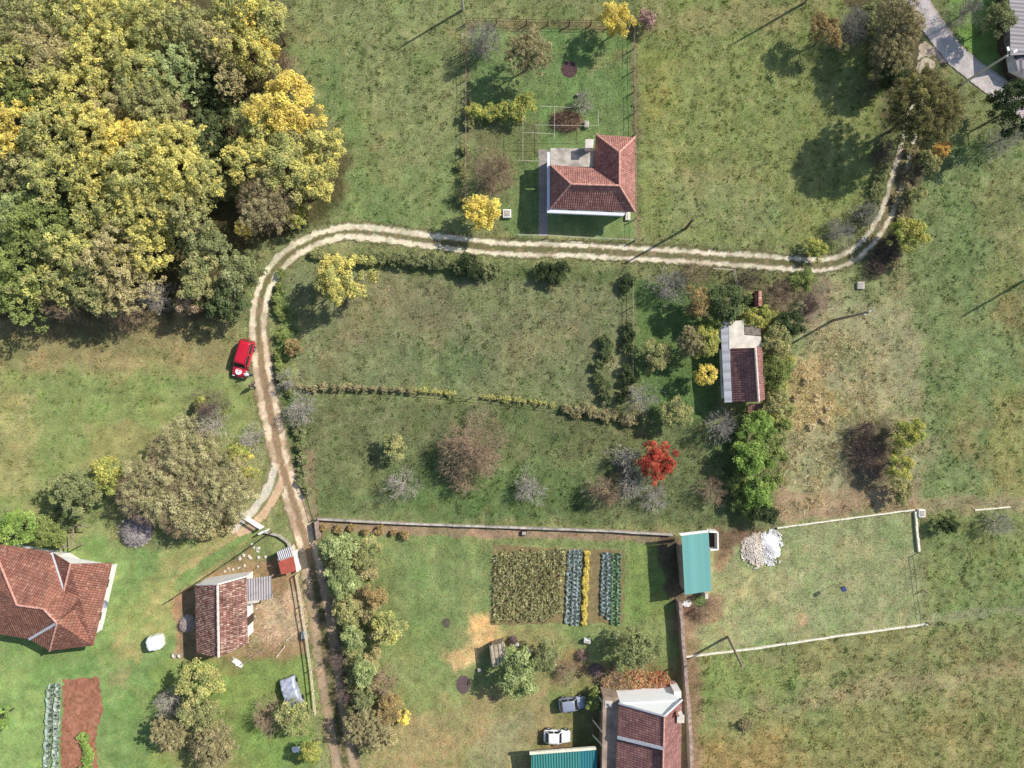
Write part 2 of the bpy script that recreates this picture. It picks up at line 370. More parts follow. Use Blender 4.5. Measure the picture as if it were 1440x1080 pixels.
# polygon(px), visible colour, feather m, amount, grass height
ZN = [
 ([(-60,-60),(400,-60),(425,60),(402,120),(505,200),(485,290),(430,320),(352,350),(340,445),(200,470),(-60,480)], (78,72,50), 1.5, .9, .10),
 ([(-60,440),(230,440),(330,450),(330,515),(150,535),(-60,555)], (122,112,78), 1.8, .8, .16),
 ([(-60,530),(330,505),(368,640),(180,640),(60,720),(-60,705)], (112,128,70), 1.5, .7, .12),
 ([(-60,555),(48,560),(60,640),(70,690),(-60,700)], (132,126,84), 2.2, .6, .20),
 ([(120,600),(210,590),(230,625),(130,650)], (138,126,84), 2.0, .6, .16),
 ([(120,500),(330,500),(320,525),(120,528)], (138,124,88), 1.2, .6, .14),
 ([(400,0),(656,0),(656,330),(470,318),(500,230),(410,120)], (114,124,80), 2.0, .7, .22),
 ([(415,60),(480,80),(560,330),(470,318),(500,220)], (94,120,68), 2.0, .6, .12),
 ([(560,240),(650,220),(650,325),(520,318)], (100,122,72), 2.0, .6, .16),
 ([(656,34),(888,38),(893,338),(728,331),(655,282)], (98,124,74), .6, .9, .07),
 ([(660,170),(760,170),(765,225),(728,235),(725,280),(662,285)], (112,108,78), 1.2, .7, .12),
 ([(830,75),(882,72),(878,92),(828,95)], (130,122,84), 1.2, .6, .06),
 ([(895,-20),(1190,-20),(1235,80),(1242,250),(1212,325),(1160,348),(900,338)], (120,130,72), 1.5, .75, .20),
 ([(900,10),(1160,-10),(1150,45),(905,50)], (128,122,84), 1.6, .6, .20),
 ([(930,240),(1060,230),(1100,330),(940,330)], (122,128,90), 3.0, .5, .18),
 ([(900,60),(960,60),(950,160),(900,170)], (124,128,62), 2.0, .6, .18),
 ([(1290,225),(1450,150),(1500,150),(1500,715),(1290,712),(1150,715),(1095,560),(1130,395),(1245,385)], (112,128,82), 1.5, .8, .20),
 ([(1105,398),(1210,395),(1255,420),(1290,470),(1305,600),(1290,712),(1100,738),(1088,600),(1115,500)], (142,137,108), 3.2, .9, .20),
 ([(1190,380),(1285,385),(1290,430),(1200,425)], (124,122,88), 1.5, .6, .16),
 ([(1380,240),(1450,240),(1450,470),(1390,460)], (126,122,78), 2.2, .5, .22),
 ([(1400,415),(1440,415),(1440,455),(1400,450)], (134,120,78), 1.5, .5, .22),
 ([(1330,560),(1375,560),(1380,650),(1340,640)], (134,122,80), 2.0, .6, .22),
 ([(1395,540),(1460,540),(1460,705),(1390,700)], (132,128,76), 2.0, .6, .22),
 ([(1098,520),(1150,500),(1180,570),(1170,610),(1100,600)], (172,150,108), 1.5, .75, .28),
 ([(1092,690),(1200,690),(1290,690),(1290,715),(1100,740)], (150,122,104), 1.2, .7, .12),
 ([(1185,600),(1245,590),(1268,640),(1245,690),(1205,690)], (92,76,68), 1.6, .7, .14),
 ([(1130,400),(1160,400),(1158,460),(1132,455)], (112,92,88), 1.2, .7, .14),
 ([(385,385),(500,370),(700,375),(892,380),(896,545),(852,578),(640,560),(430,548)], (106,112,80), 1.0, .9, .24),
 ([(470,400),(640,395),(650,470),(480,480)], (112,106,82), 3.0, .6, .24),
 ([(700,440),(840,420),(850,500),(720,520)], (116,114,84), 3.0, .5, .24),
 ([(560,470),(690,470),(690,540),(500,540)], (96,112,78), 3.0, .5, .24),
 ([(402,548),(640,562),(880,578),(1000,600),(1085,640),(1085,742),(450,728),(418,640)], (92,104,68), 1.0, .9, .24),
 ([(430,560),(700,570),(690,620),(440,640)], (94,100,70), 2.5, .6, .24),
 ([(780,580),(900,590),(880,640),(790,640)], (98,100,66), 2.5, .6, .24),
 ([(600,640),(820,660),(830,735),(560,728)], (76,106,54), 2.5, .6, .20),
 ([(890,392),(1012,388),(1012,595),(930,600),(893,560)], (82,112,60), .9, .9, .10),
 ([(1000,585),(1030,585),(1040,650),(1000,650)], (90,110,60), 1.0, .6, .10),
 ([(960,385),(975,385),(1130,380),(1130,410),(1070,450),(1075,600),(1100,600),(1105,420)], (96,92,66), 1.5, .6, .14),
 ([(975,760),(1090,742),(1285,718),(1302,876),(966,921),(955,840)], (134,140,102), .4, .95, .06),
 ([(1000,790),(1100,790),(1110,880),(1000,890)], (146,146,104), 3.0, .5, .06),
 ([(1120,870),(1130,868),(1135,880),(1122,885)], (170,140,110), .6, .6, .04),
 ([(967,924),(1303,879),(1500,850),(1500,1140),(972,1140)], (122,124,80), .6, .9, .24),
 ([(1000,985),(1440,930),(1440,955),(1000,1010)], (140,128,100), 1.4, .6, .14),
 ([(1060,1020),(1500,980),(1500,1140),(980,1140)], (128,124,76), 3.0, .6, .26),
 ([(975,930),(1120,925),(1110,985),(980,990)], (98,124,60), 2.5, .6, .2),
 ([(990,1040),(1110,1040),(1110,1100),(980,1100)], (136,108,62), 2.5, .5, .26),
 ([(1303,712),(1500,708),(1500,860),(1305,878)], (114,128,76), .8, .8, .18),
 ([(1295,700),(1450,698),(1450,716),(1295,722)], (140,130,104), .8, .8, .08),
 ([(1303,868),(1450,848),(1450,858),(1304,880)], (146,138,120), .6, .6, .08),
 ([(-60,770),(120,760),(240,770),(330,735),(372,748),(245,842),(245,940),(215,1000),(220,1140),(-60,1140)], (102,128,72), 1.0, .92, .05),
 ([(150,960),(230,940),(225,1140),(150,1140)], (92,122,66), 1.5, .7, .06),
 ([(-20,950),(60,940),(60,1100),(-20,1100)], (104,132,72), 2.0, .7, .05),
 ([(225,780),(330,735),(345,748),(235,812)], (142,132,88), .9, .6, .04),
 ([(338,744),(255,798),(205,858),(150,912),(155,917),(210,863),(260,803),(343,748)], (150,134,94), .35, .7, .03),
 ([(358,752),(275,812),(232,850),(200,885),(204,889),(237,854),(280,817),(362,756)], (150,134,94), .35, .6, .03),
 ([(180,850),(235,790),(240,840),(240,880),(190,930),(150,925)], (132,134,80), 1.5, .7, .04),
 ([(155,918),(200,905),(210,925),(160,940)], (130,120,80), 1.0, .5, .04),
 ([(150,940),(182,938),(184,970),(154,970)], (124,116,84), .8, .6, .04),
 ([(244,842),(385,752),(412,768),(424,830),(436,920),(330,932),(262,935),(244,935)], (140,112,88), .5, .92, .03),
 ([(350,762),(395,750),(412,772),(388,790),(360,782)], (100,122,72), .8, .8, .08),
 ([(365,845),(425,835),(432,895),(355,905)], (168,150,130), 1.2, .75, .03),
 ([(250,850),(275,840),(276,930),(250,930)], (110,100,78), .8, .7, .03),
 ([(215,935),(335,925),(437,922),(446,1140),(215,1140)], (106,128,62), .9, .9, .10),
 ([(330,905),(430,895),(436,915),(300,950)], (120,104,74), 1.0, .6, .06),
 ([(310,1000),(430,1020),(440,1060),(330,1060)], (92,122,54), 2.0, .6, .1),
 ([(230,1010),(330,1000),(340,1090),(240,1100)], (116,112,74), 2.0, .6, .1),
 ([(447,742),(948,756),(958,1140),(500,1140)], (112,126,76), .6, .92, .08),
 ([(555,765),(690,765),(690,870),(600,900),(560,850)], (104,124,76), 2.0, .6, .07),
 ([(500,1020),(640,985),(760,950),(850,960),(845,1030),(760,1060),(700,1140),(520,1140)], (142,124,90), 2.0, .75, .07),
 ([(700,1010),(760,990),(745,1060),(690,1140),(610,1140)], (128,130,100), 1.6, .6, .08),
 ([(660,870),(700,865),(710,900),(690,915),(665,905)], (204,166,112), .8, .75, .05),
 ([(622,925),(660,890),(690,900),(670,945),(640,945)], (188,160,116), .9, .75, .05),
 ([(640,885),(720,880),(800,885),(820,930),(760,930),(700,900)], (142,128,88), 1.6, .6, .06),
 ([(880,760),(950,765),(955,860),(880,880)], (100,126,58), 1.6, .7, .06),
 ([(840,985),(800,1000),(800,1055),(845,1050)], (104,116,62), 1.4, .6, .06),
 ([(765,1046),(845,1046),(845,1062),(765,1062)], (126,88,72), .8, .8, .03),
 ([(430,735),(452,738),(470,850),(495,960),(520,1140),(490,1140),(452,900)], (112,94,80), .9, .85, .06),
 ([(447,732),(945,750),(946,763),(447,747)], (140,116,102), .35, .9, .04),
 ([(1000,746),(1045,742),(1095,738),(1060,757),(1030,775),(1002,790)], (98,74,66), .8, .85, .03),
 ([(1002,775),(1035,775),(1015,800),(1002,800)], (158,122,98), .8, .7, .03),
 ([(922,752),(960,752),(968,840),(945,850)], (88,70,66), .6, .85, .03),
 ([(950,838),(975,835),(1018,838),(1010,870),(982,870),(985,1140),(958,1140)], (134,104,90), .9, .8, .04),
 ([(975,838),(993,838),(993,852),(975,852)], (88,130,60), .3, .9, .05),
 ([(835,940),(950,935),(960,985),(850,985),(770,930),(800,920)], (138,106,82), 1.6, .7, .08),
 ([(760,985),(850,940),(845,985),(800,1000)], (94,118,58), 1.5, .6, .08),
 ([(1325,-30),(1415,-30),(1415,80),(1395,100),(1345,60)], (116,150,68), 1.0, .9, .10),
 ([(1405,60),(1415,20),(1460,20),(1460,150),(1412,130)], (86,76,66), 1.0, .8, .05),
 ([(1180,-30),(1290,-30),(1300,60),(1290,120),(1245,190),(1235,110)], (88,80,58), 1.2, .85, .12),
 ([(1240,180),(1262,180),(1240,270),(1205,340),(1190,340),(1232,270)], (98,104,72), .9, .8, .18),
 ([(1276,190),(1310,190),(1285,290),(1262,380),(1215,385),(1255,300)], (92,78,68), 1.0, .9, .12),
 ([(655,35),(650,285),(662,285),(664,36)], (118,110,82), .5, .7, .1),
 ([(655,28),(895,34),(895,46),(655,40)], (112,96,74), .5, .7, .1),
 ([(886,38),(892,345),(902,345),(898,38)], (112,106,78), .5, .8, .16),
 ([(388,400),(415,440),(410,520),(440,700),(425,720),(400,640),(380,540)], (84,106,58), .9, .8, .2),
 ([(425,630),(440,630),(447,728),(436,728)], (124,104,88), .4, .7, .1),
 ([(495,352),(700,372),(890,380),(890,395),(700,395),(520,380)], (88,104,60), .9, .8, .2),
 ([(890,370),(1130,385),(1130,398),(890,388)], (106,108,70), .7, .7, .12),
]
ZW = [([W(*p) for p in z[0]], z[1], z[2], z[3], z[4]) for z in ZN]
def ground_fields(x, y):
    shp = x.shape; x = x.ravel(); y = y.ravel()
    a = fbm(x, y, 9, 1)[:, None]; b = fbm(x, y, 3.0, 2)[:, None]; c = fbm(x, y, 0.9, 3, 3)[:, None]
    col = lin((104, 116, 72)) * (1 - a) + lin((122, 124, 84)) * a
    gh = np.full(x.shape, .2)
    wx = x + 1.6 * (fbm(x, y, 2.2, 11) - .5) * 1.3; wy = y + 1.6 * (fbm(x, y, 2.2, 21) - .5) * 1.3
    br = (fbm(x, y, 1.6, 31) - .5) * 2
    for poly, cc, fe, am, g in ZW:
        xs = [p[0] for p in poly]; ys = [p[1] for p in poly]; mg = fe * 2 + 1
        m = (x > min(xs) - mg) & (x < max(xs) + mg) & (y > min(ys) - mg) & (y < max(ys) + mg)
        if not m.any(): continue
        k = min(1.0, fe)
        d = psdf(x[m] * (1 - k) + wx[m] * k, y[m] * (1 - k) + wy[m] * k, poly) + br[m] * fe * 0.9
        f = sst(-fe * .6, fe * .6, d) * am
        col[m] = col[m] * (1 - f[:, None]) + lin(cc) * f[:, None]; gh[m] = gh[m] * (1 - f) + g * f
    # natural mottling of the sward: greener and browner drifts, bare and dry specks
    hue = np.stack([0.80 + .40 * b[:, 0] + .0 * a[:, 0], 0.90 + .20 * b[:, 0], 0.88 + .24 * b[:, 0]], 1)
    col = col * hue
    br2 = sst(.56, .72, fbm(x, y, 2.4, 41))[:, None] * .5
    col = col * (1 - br2) + (col * np.array([1.20, 1.02, 1.0])) * br2
    lw = sst(.12, .06, gh)[:, None]; b3 = sst(.50, .68, fbm(x, y, 1.3, 191))[:, None] * .55 * lw; col = col * (1 - b3) + (col * np.array([1.32, 1.12, 1.22])) * b3
    b4 = sst(.52, .68, fbm(x, y, .9, 195))[:, None] * .5 * lw; col = col * (1 - b4) + (col * np.array([.74, .86, .72])) * b4
    gr2 = sst(.56, .70, fbm(x, y, 3.4, 51))[:, None] * .5
    col = col * (1 - gr2) + (col * np.array([.80, 1.0, .76])) * gr2
    col = col * (0.72 + .56 * c)
    lu = (col @ np.array([.3, .6, .1]))[:, None]; col = (lu * .23 + col * .77) * np.array([1.42, 1.39, 1.12])
    hz = ((x < -29) & (y < 5)) | ((x > 19) & (y < -26)); u1 = np.where(hz, x + .12 * y, y - .05 * x); v1 = np.where(hz, y - .12 * x, x + .05 * y)
    st_ = vn(u1 * .12, v1, .42, 131) * .6 + vn(u1 * .05, v1, 1.1, 132) * .4; col = col * (.86 + .28 * st_)[:, None]
    sp_ = sst(.60, .74, fbm(x, y, .8, 141, 3))[:, None] * .5 * sst(.1, .2, gh)[:, None]; col = col * (1 - sp_) + (col * np.array([1.35, 1.22, 1.3]) + .015) * sp_
    return col.reshape(shp + (3,)), gh.reshape(shp)
outer = [62 + 1.5 * i for i in range(1, 40)] + [130, 150, 200, 300, 500, 900, 1500]
xs = np.array([-t for t in outer[::-1]] + list(np.arange(-62, 62.01, .25)) + outer)
ys = np.array([-t for t in outer[::-1]] + list(np.arange(-48, 48.01, .25)) + outer)
GX, GY = np.meshgrid(xs, ys)
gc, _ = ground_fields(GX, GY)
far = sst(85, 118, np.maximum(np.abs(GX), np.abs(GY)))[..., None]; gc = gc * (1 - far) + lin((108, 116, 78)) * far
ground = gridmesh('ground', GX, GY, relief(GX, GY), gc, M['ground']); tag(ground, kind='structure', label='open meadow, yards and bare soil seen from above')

def patch(name, label, bounds_px, fn, step=0.12, dz=0.035, mat='track'):
    """fn(x,y)-> (keep mask, colour, extra z). A real sheet lying on the ground."""
    xs_ = [W(*p)[0] for p in bounds_px]; ys_ = [W(*p)[1] for p in bounds_px]
    X, Y = np.meshgrid(np.arange(min(xs_), max(xs_), step), np.arange(min(ys_), max(ys_), step))
    k, c, ez = fn(X, Y)
    o = gridmesh(name, X, Y, relief(X, Y) + dz + ez, c, M[mat], mask=k)
    tag(o, label, kind='structure'); return o
TRK = polyline([(1304,92),(1296,125),(1286,160),(1278,195),(1266,240),(1251,290),(1238,316),(1222,338),(1198,360),(1173,370),(1150,373),(1117,371),(1080,368),(1000,363),(900,357),(810,352),(720,350),(660,345),(600,338),(535,329),(485,326),(445,337),(413,354),(388,377),(373,402),(366,430),(363,460),(367,500),(375,555),(386,605),(395,650),(404,677),(414,710),(426,747),(436,780),(442,812),(452,865),(460,925),(468,975),(477,1030),(488,1085),(492,1110)], .5)
BR = polyline([(394,655),(386,683),(373,707),(357,727),(338,742)], .4)
def track_fn(x, y):
    d, s, al = pdist(x, y, TRK); d = d.reshape(x.shape); s = s.reshape(x.shape); lat = d * s
    py = 540 - y / S; px = 720 + x / S
    n1 = fbm(x, y, .5, 61, 4); n2 = fbm(x, y, 1.4, 62, 3); n3 = fbm(x, y, .22, 63, 2)
    t = sst(400, 560, py) * (1 - sst(600, 600, px)); t = np.where(px < 640, t, 0)
    low = np.where(px < 640, sst(760, 850, py), 0)
    off = .63 + .14 * t + .18 * low + .08 * (vn(x, y, 4, 66) - .5); hw = .27 + .13 * t + .12 * low
    hw = hw + np.where((px < 620) & (py < 460), .08, 0)
    rd = np.abs(np.abs(lat) - off) + (n1 - .5) * .55 + (n3 - .5) * .25
    rut = 1 - sst(hw - .16, hw + .10, rd)
    rut = rut * (.62 + .38 * sst(.3, .55, fbm(x, y, 2.0, 67, 3)))
    keep = (d + (n1 - .5) * 1.0) < (1.12 + .30 * t + .25 * low)
    cream = lin((226, 216, 190)); mid_e = lin((112, 110, 74)); mid_w = lin((146, 124, 96)); mid_l = lin((92, 92, 60)); rut_l = lin((166, 146, 122)); red = lin((176, 150, 122))
    T = t[..., None]; Lw = low[..., None]
    rc = (cream * (1 - T) + lin((220, 200, 172)) * T) * (1 - Lw) + rut_l * Lw; f = sst(.45, .7, n2)[..., None] * (.25 + .5 * T); rc = rc * (1 - f) + red * f
    mc = mid_e * (1 - T) + mid_w * T; mc = mc * (1 - Lw) + mid_l * Lw
    f = sst(.5, .7, n1)[..., None] * .6; mc = mc * (1 - f) + (red * .8) * f * 1.0
    edge = np.abs(lat) > off; ec = lin((116, 112, 78)) * (1 - .4 * T) + lin((150, 126, 104)) * .4 * T
    base = np.where(edge[..., None], ec, mc)
    c = base * (1 - rut[..., None]) + rc * rut[..., None]
    return keep, c * (.80 + .4 * n3[..., None]), 0.02 - 0.03 * rut + .03 * (n1 - .5)
patch('dirt_track', 'pale two-rut dirt track curving between the fields', [(340,70),(1325,1112)], track_fn)
def branch_fn(x, y):
    d, s, al = pdist(x, y, BR); d = d.reshape(x.shape); lat = d * s.reshape(x.shape)
    n1 = fbm(x, y, .5, 71, 4); n3 = fbm(x, y, .22, 73, 2)
    rut = 1 - sst(.34, .60, np.abs(np.abs(lat) - .62) + (n1 - .5) * .35)
    keep = ((d + (n1 - .5) * .8) < 1.15) & (pdist(x, y, TRK)[0].reshape(x.shape) > .75)
    rc = np.where((lat < 0)[..., None], lin((198, 190, 174)), lin((196, 168, 138)))
    c = lin((124, 122, 82)) * (1 - rut[..., None]) + rc * rut[..., None]
    return keep, c * (.8 + .4 * n3[..., None]), .02 + .02 * (n1 - .5)
patch('driveway', 'short two-rut drive branching to the white gate', [(325,650),(410,755)], branch_fn)
ROAD = polyline([(1262,-40),(1288,0),(1312,38),(1345,80),(1385,112),(1425,140),(1470,170)], .5)
def road_fn(x, y):
    d, s, al = pdist(x, y, ROAD); d = d.reshape(x.shape); lat = d * s.reshape(x.shape); n = fbm(x, y, .6, 81, 4); n3 = fbm(x, y, .2, 83, 2)
    w = 1.3 + .1 * (n - .5)
    c = lin((204, 194, 188)) * (.86 + .3 * n[..., None]); band = (sst(.5, .0, np.abs(lat + .1)) * .22)[..., None]
    c = c * (1 - band) + lin((140, 138, 140)) * band
    ed = sst(w - .35, w, d)[..., None] * .5; c = c * (1 - ed) + lin((160, 146, 126)) * ed
    return d < w, c * (.9 + .2 * n3[..., None]), np.full(x.shape, .05)
patch('asphalt_road', 'narrow worn grey road in the top right corner', [(1255,-45),(1475,175)], road_fn)
def blob_fn(poly, cols, amp=.5, noise=.6, lift=0.0, seed=5, mott=.5):
    P = [W(*p) for p in poly]
    def fn(x, y):
        n = fbm(x, y, noise, seed, 4); d = psdf(x, y, P) + (n - .5) * amp * 2; n3 = fbm(x, y, .25, seed + 9, 3)[..., None]; n4 = fbm(x, y, .9, seed + 4, 3)[..., None]
        c = lin(cols[0]) * (1 - n4) + lin(cols[1]) * n4
        return d > 0, c * (1 - mott / 2 + mott * n3), lift * sst(0, 1.0, d) * (.5 + n)
    return fn
def B(poly): xs_ = [p[0] for p in poly]; ys_ = [p[1] for p in poly]; return [(min(xs_) - 12, min(ys_) - 12), (max(xs_) + 12, max(ys_) + 12)]
def blob(name, label, poly, cols, **k): 
    dz = k.pop('dz', .035); return patch(name, label, B(poly), blob_fn(poly, cols, **k), step=.1, dz=dz)
blob('gravel_verge', 'pale gravel beside the top right road', [(1293,62),(1303,60),(1325,78),(1330,88),(1308,94),(1300,108),(1288,104),(1290,80)], [(214,200,180),(180,160,136)], seed=12)
blob('soil_bed', 'reddish bare soil bed beside the cabbage rows', [(89,955),(140,952),(144,1000),(134,1040),(138,1112),(84,1112)], [(134,90,72),(156,112,90)], amp=.35, noise=.4, seed=14, mott=.9)
blob('soil_bed', 'dark reddish soil under the bean crop and vegetable rows', [(694,766),(800,772),(876,774),(876,876),(690,879)], [(124,106,80),(140,130,90)], amp=.35, noise=.5, seed=15, mott=.8)
blob('ash_circle', 'round dark ash patch on the lawn', [(800+11.5*math.cos(i*.45),98+11.5*math.sin(i*.45)) for i in range(14)], [(84,62,66),(106,84,84)], amp=.05, noise=1.2, seed=16)
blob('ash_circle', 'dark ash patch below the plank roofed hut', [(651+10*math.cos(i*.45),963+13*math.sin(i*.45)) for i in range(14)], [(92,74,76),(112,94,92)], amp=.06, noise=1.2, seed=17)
blob('ash_circle', 'small dark burnt spot on the lawn', [(627+6*math.cos(i*.45),876+6.5*math.sin(i*.45)) for i in range(14)], [(80,72,66),(98,92,80)], amp=.15, seed=18)
blob('concrete_apron', 'grey concrete strip left of the white house', [(757,212),(770,211),(770,332),(757,332)], [(150,140,136),(176,168,160)], amp=.06, seed=19, mott=.2)
blob('rubble_spread', 'tan broken rubble spread on the grass', [(1044,762),(1056,752),(1074,750),(1080,770),(1073,796),(1055,794),(1046,778)], [(226,208,190),(160,142,128)], amp=.5, noise=.35, lift=.15, seed=20)

# ---------- blades
def ground_pts(n, x0=-61, x1=61, y0=-46, y1=46):
    return rng.uniform(x0, x1, n), rng.uniform(y0, y1, n)
def blades(x, y, h, w, col, lean=1.1, z0=None):
    n = len(x); a = rng.uniform(0, 2 * PI, n); l = np.abs(rng.normal(0, lean, n)).clip(0, 1.35); b = rng.uniform(0, 2 * PI, n)
    if z0 is None: z0 = relief(x, y) - .01
    dx = np.cos(a) * np.sin(l) * h; dy = np.sin(a) * np.sin(l) * h; dz = np.cos(l) * h
    wx = np.cos(b) * w; wy = np.sin(b) * w
    V = np.stack([np.stack([x - wx, y - wy, z0], 1), np.stack([x + wx, y + wy, z0], 1), np.stack([x + dx, y + dy, z0 + dz + .02], 1)], 1)
    return V, col
road_like = lambda x, y: (pdist(x, y, TRK)[0] < 1.0) | (pdist(x, y, ROAD)[0] < 1.5) | (pdist(x, y, BR)[0] < .9)
excl = [[W(*p) for p in q] for q in ([(757,200),(893,190),(893,300),(885,335),(757,335)], [(1013,450),(1075,450),(1077,585),(1015,585)], [(-60,770),(160,785),(130,910),(60,915),(-60,900)], [(270,815),(385,812),(384,845),(350,900),(345,920),(275,922)], [(950,748),(1010,748),(1000,835),(960,838)], [(848,975),(958,975),(958,1110),(846,1110)], [(745,1055),(840,1052),(840,1112),(745,1112)], [(690,764),(876,772),(876,878),(688,880)], [(62,952),(144,950),(140,1112),(62,1112)])]
def free(x, y):
    m = ~road_like(x, y)
    for e in excl: m &= psdf(x, y, e) < 0
    return m
x, y = ground_pts(900000)
# tufted distribution
m = fbm(x, y, .55, 101, 3) + .25 * rng.random(len(x)) > .56
x, y = x[m], y[m]; m = free(x, y); x, y = x[m], y[m]
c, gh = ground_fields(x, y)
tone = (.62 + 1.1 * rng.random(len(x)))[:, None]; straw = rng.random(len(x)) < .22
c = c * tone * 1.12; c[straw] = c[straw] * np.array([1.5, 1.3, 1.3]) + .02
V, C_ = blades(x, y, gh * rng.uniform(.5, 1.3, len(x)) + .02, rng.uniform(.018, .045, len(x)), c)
tag(bulk('meadow_grass', V, C_, M['grass']), 'rough grass covering the fields and lawns', 'grass', kind='stuff')
x, y = ground_pts(34000, 29, 50, -18, 14); P_ = [W(*p) for p in ((1100,500),(1150,460),(1220,480),(1240,590),(1180,710),(1100,720),(1090,600))]
m = (psdf(x, y, P_) > 0) & (fbm(x, y, 1.6, 151) > .52) & free(x, y); x, y = x[m], y[m]; n = len(x)
pc = np.array([lin(q_) for q_ in ((206,190,148),(184,166,124),(164,148,118),(216,204,172),(150,142,108))]) * 1.7
V, C_ = blades(x, y, rng.uniform(.35, .85, n), rng.uniform(.018, .035, n), pc[rng.integers(0, 5, n)] * rng.uniform(.7, 1.2, (n, 1)), lean=.9)
tag(bulk('dry_grass', V, C_, M['grass']), 'tall pale straw grass on the dry ground right of the cottage', 'grass', kind='stuff')
for (b_, P_, n_, cs_, nm_, lb_) in (((-31,-22,-31,-22),((350,838),(428,828),(434,900),(340,925),(352,880)),2600,((190,176,154),(150,130,104),(214,206,188),(126,104,82)),'dry_litter','pale dry stalks and litter on the bare yard right of the old shed'),):
    P_ = [W(*p) for p in P_]; x, y = ground_pts(n_, min(p[0] for p in P_), max(p[0] for p in P_), min(p[1] for p in P_), max(p[1] for p in P_)); m = psdf(x, y, P_) + 1.2 * (fbm(x, y, 1.2, 171) - .5) > 0; x, y = x[m], y[m]; n = len(x)
    pc = np.array([lin(q_) for q_ in cs_]) * 1.1; V, C_ = blades(x, y, rng.uniform(.15, .6, n), rng.uniform(.012, .03, n), pc[rng.integers(0, 4, n)] * rng.uniform(.7, 1.2, (n, 1)), lean=1.3)
    tag(bulk(nm_, V, C_, M['grass']), lb_, 'litter', kind='stuff')
x, y = ground_pts(900000); c, gh = ground_fields(x, y); m = (gh < .125) & (fbm(x, y, .35, 201, 3) + .3 * rng.random(len(x)) > .62); x, y, c, gh = x[m], y[m], c[m], gh[m]; m = free(x, y); x, y, c, gh = x[m], y[m], c[m], gh[m]; n = len(x)
c = c * (.55 + 1.15 * rng.random(n))[:, None]; sw = rng.random(n) < .18; c[sw] = c[sw] * np.array([1.55, 1.35, 1.5]) + .02
V, C_ = blades(x, y, rng.uniform(.08, .2, n), rng.uniform(.02, .045, n), c, lean=1.2)
tag(bulk('lawn_grass', V, C_, M['grass']), 'short uneven grass of the yards and lawns', 'grass', kind='stuff')
# tussocks and low weeds in the rough fields
x, y = ground_pts(20000); c, gh = ground_fields(x, y); d = fbm(x, y, 2.5, 111)
m = (gh > .13) & free(x, y) & (d + .5 * rng.random(len(x)) > .78); x, y, c, gh = x[m], y[m], c[m], gh[m]
k = 16; n = len(x); sz = rng.uniform(.15, .42, n)
X = np.repeat(x, k) + rng.normal(0, 1, n * k) * np.repeat(sz, k) * .45; Y = np.repeat(y, k) + rng.normal(0, 1, n * k) * np.repeat(sz, k) * .45
hue = np.where(rng.random((n, 1)) < .5, np.array([[.85, 1.05, .8]]), np.array([[1.3, 1.22, 1.2]]))
CC = np.repeat(c * hue * rng.uniform(.75, 1.3, (n, 1)), k, 0) * rng.uniform(.7, 1.35, (n * k, 1))
V, C_ = blades(X, Y, .8 * np.repeat(sz, k) * rng.uniform(.6, 1.1, n * k), rng.uniform(.03, .07, n * k), CC, lean=.8)
tag(bulk('tussock_grass', V, C_, M['grass']), 'taller tussocks and weeds in the rough fields', 'grass', kind='stuff')
# ================= VEGETATION
PAL = {
 'yellow': [(200,186,84),(184,174,86),(164,160,82),(144,146,76)],
 'big': [(124,120,68),(108,106,60),(144,136,74),(98,94,56)],
 'straw': [(200,182,136),(180,162,118),(212,198,156)],
 'tanol': [(164,152,98),(148,138,88),(178,166,114)],
 'thick': [(160,154,104),(144,140,92),(176,168,120),(126,126,78)],
 'gold': [(216,192,70),(202,182,74),(178,162,74)],
 'olive': [(150,150,86),(126,132,78),(168,160,98),(112,116,74)],
 'oliveyel': [(192,184,88),(160,160,84),(136,142,80),(180,170,100)],
 'green': [(120,130,62),(132,144,70),(102,114,56)],
 'greygreen': [(126,130,80),(108,116,68),(148,150,100)],
 'paleg': [(166,174,112),(140,152,90),(116,130,76)],
 'dark': [(66,78,48),(80,94,54),(56,66,42)],
 'conif': [(84,98,58),(104,116,70),(70,80,48)],
 'lime': [(128,154,60),(108,136,54),(150,170,72)],
 'brown': [(160,136,100),(140,118,92),(172,150,116)],
 'rust': [(164,138,82),(148,128,78),(130,116,72)],
 'pinkb': [(164,132,118),(146,118,108),(176,150,134)],
 'oldk': [(140,132,88),(154,144,98),(122,116,78),(166,154,108)],
 'red': [(168,58,42),(186,84,54),(144,48,38),(176,112,66)],
 'orange': [(214,170,60),(196,156,66),(172,146,72)],
 'yg': [(158,158,68),(134,144,62),(178,168,72)],
}
LG = 1.38
TW = {'twig_grey': np.array([lin(q_) for q_ in ((176,168,156),(150,142,130),(196,190,180))]), 'twig_brown': np.array([lin(q_) for q_ in ((170,148,122),(150,126,104),(186,168,144))]), 'twig_dark': np.array([lin(q_) for q_ in ((120,104,98),(96,82,78),(140,126,112))])}
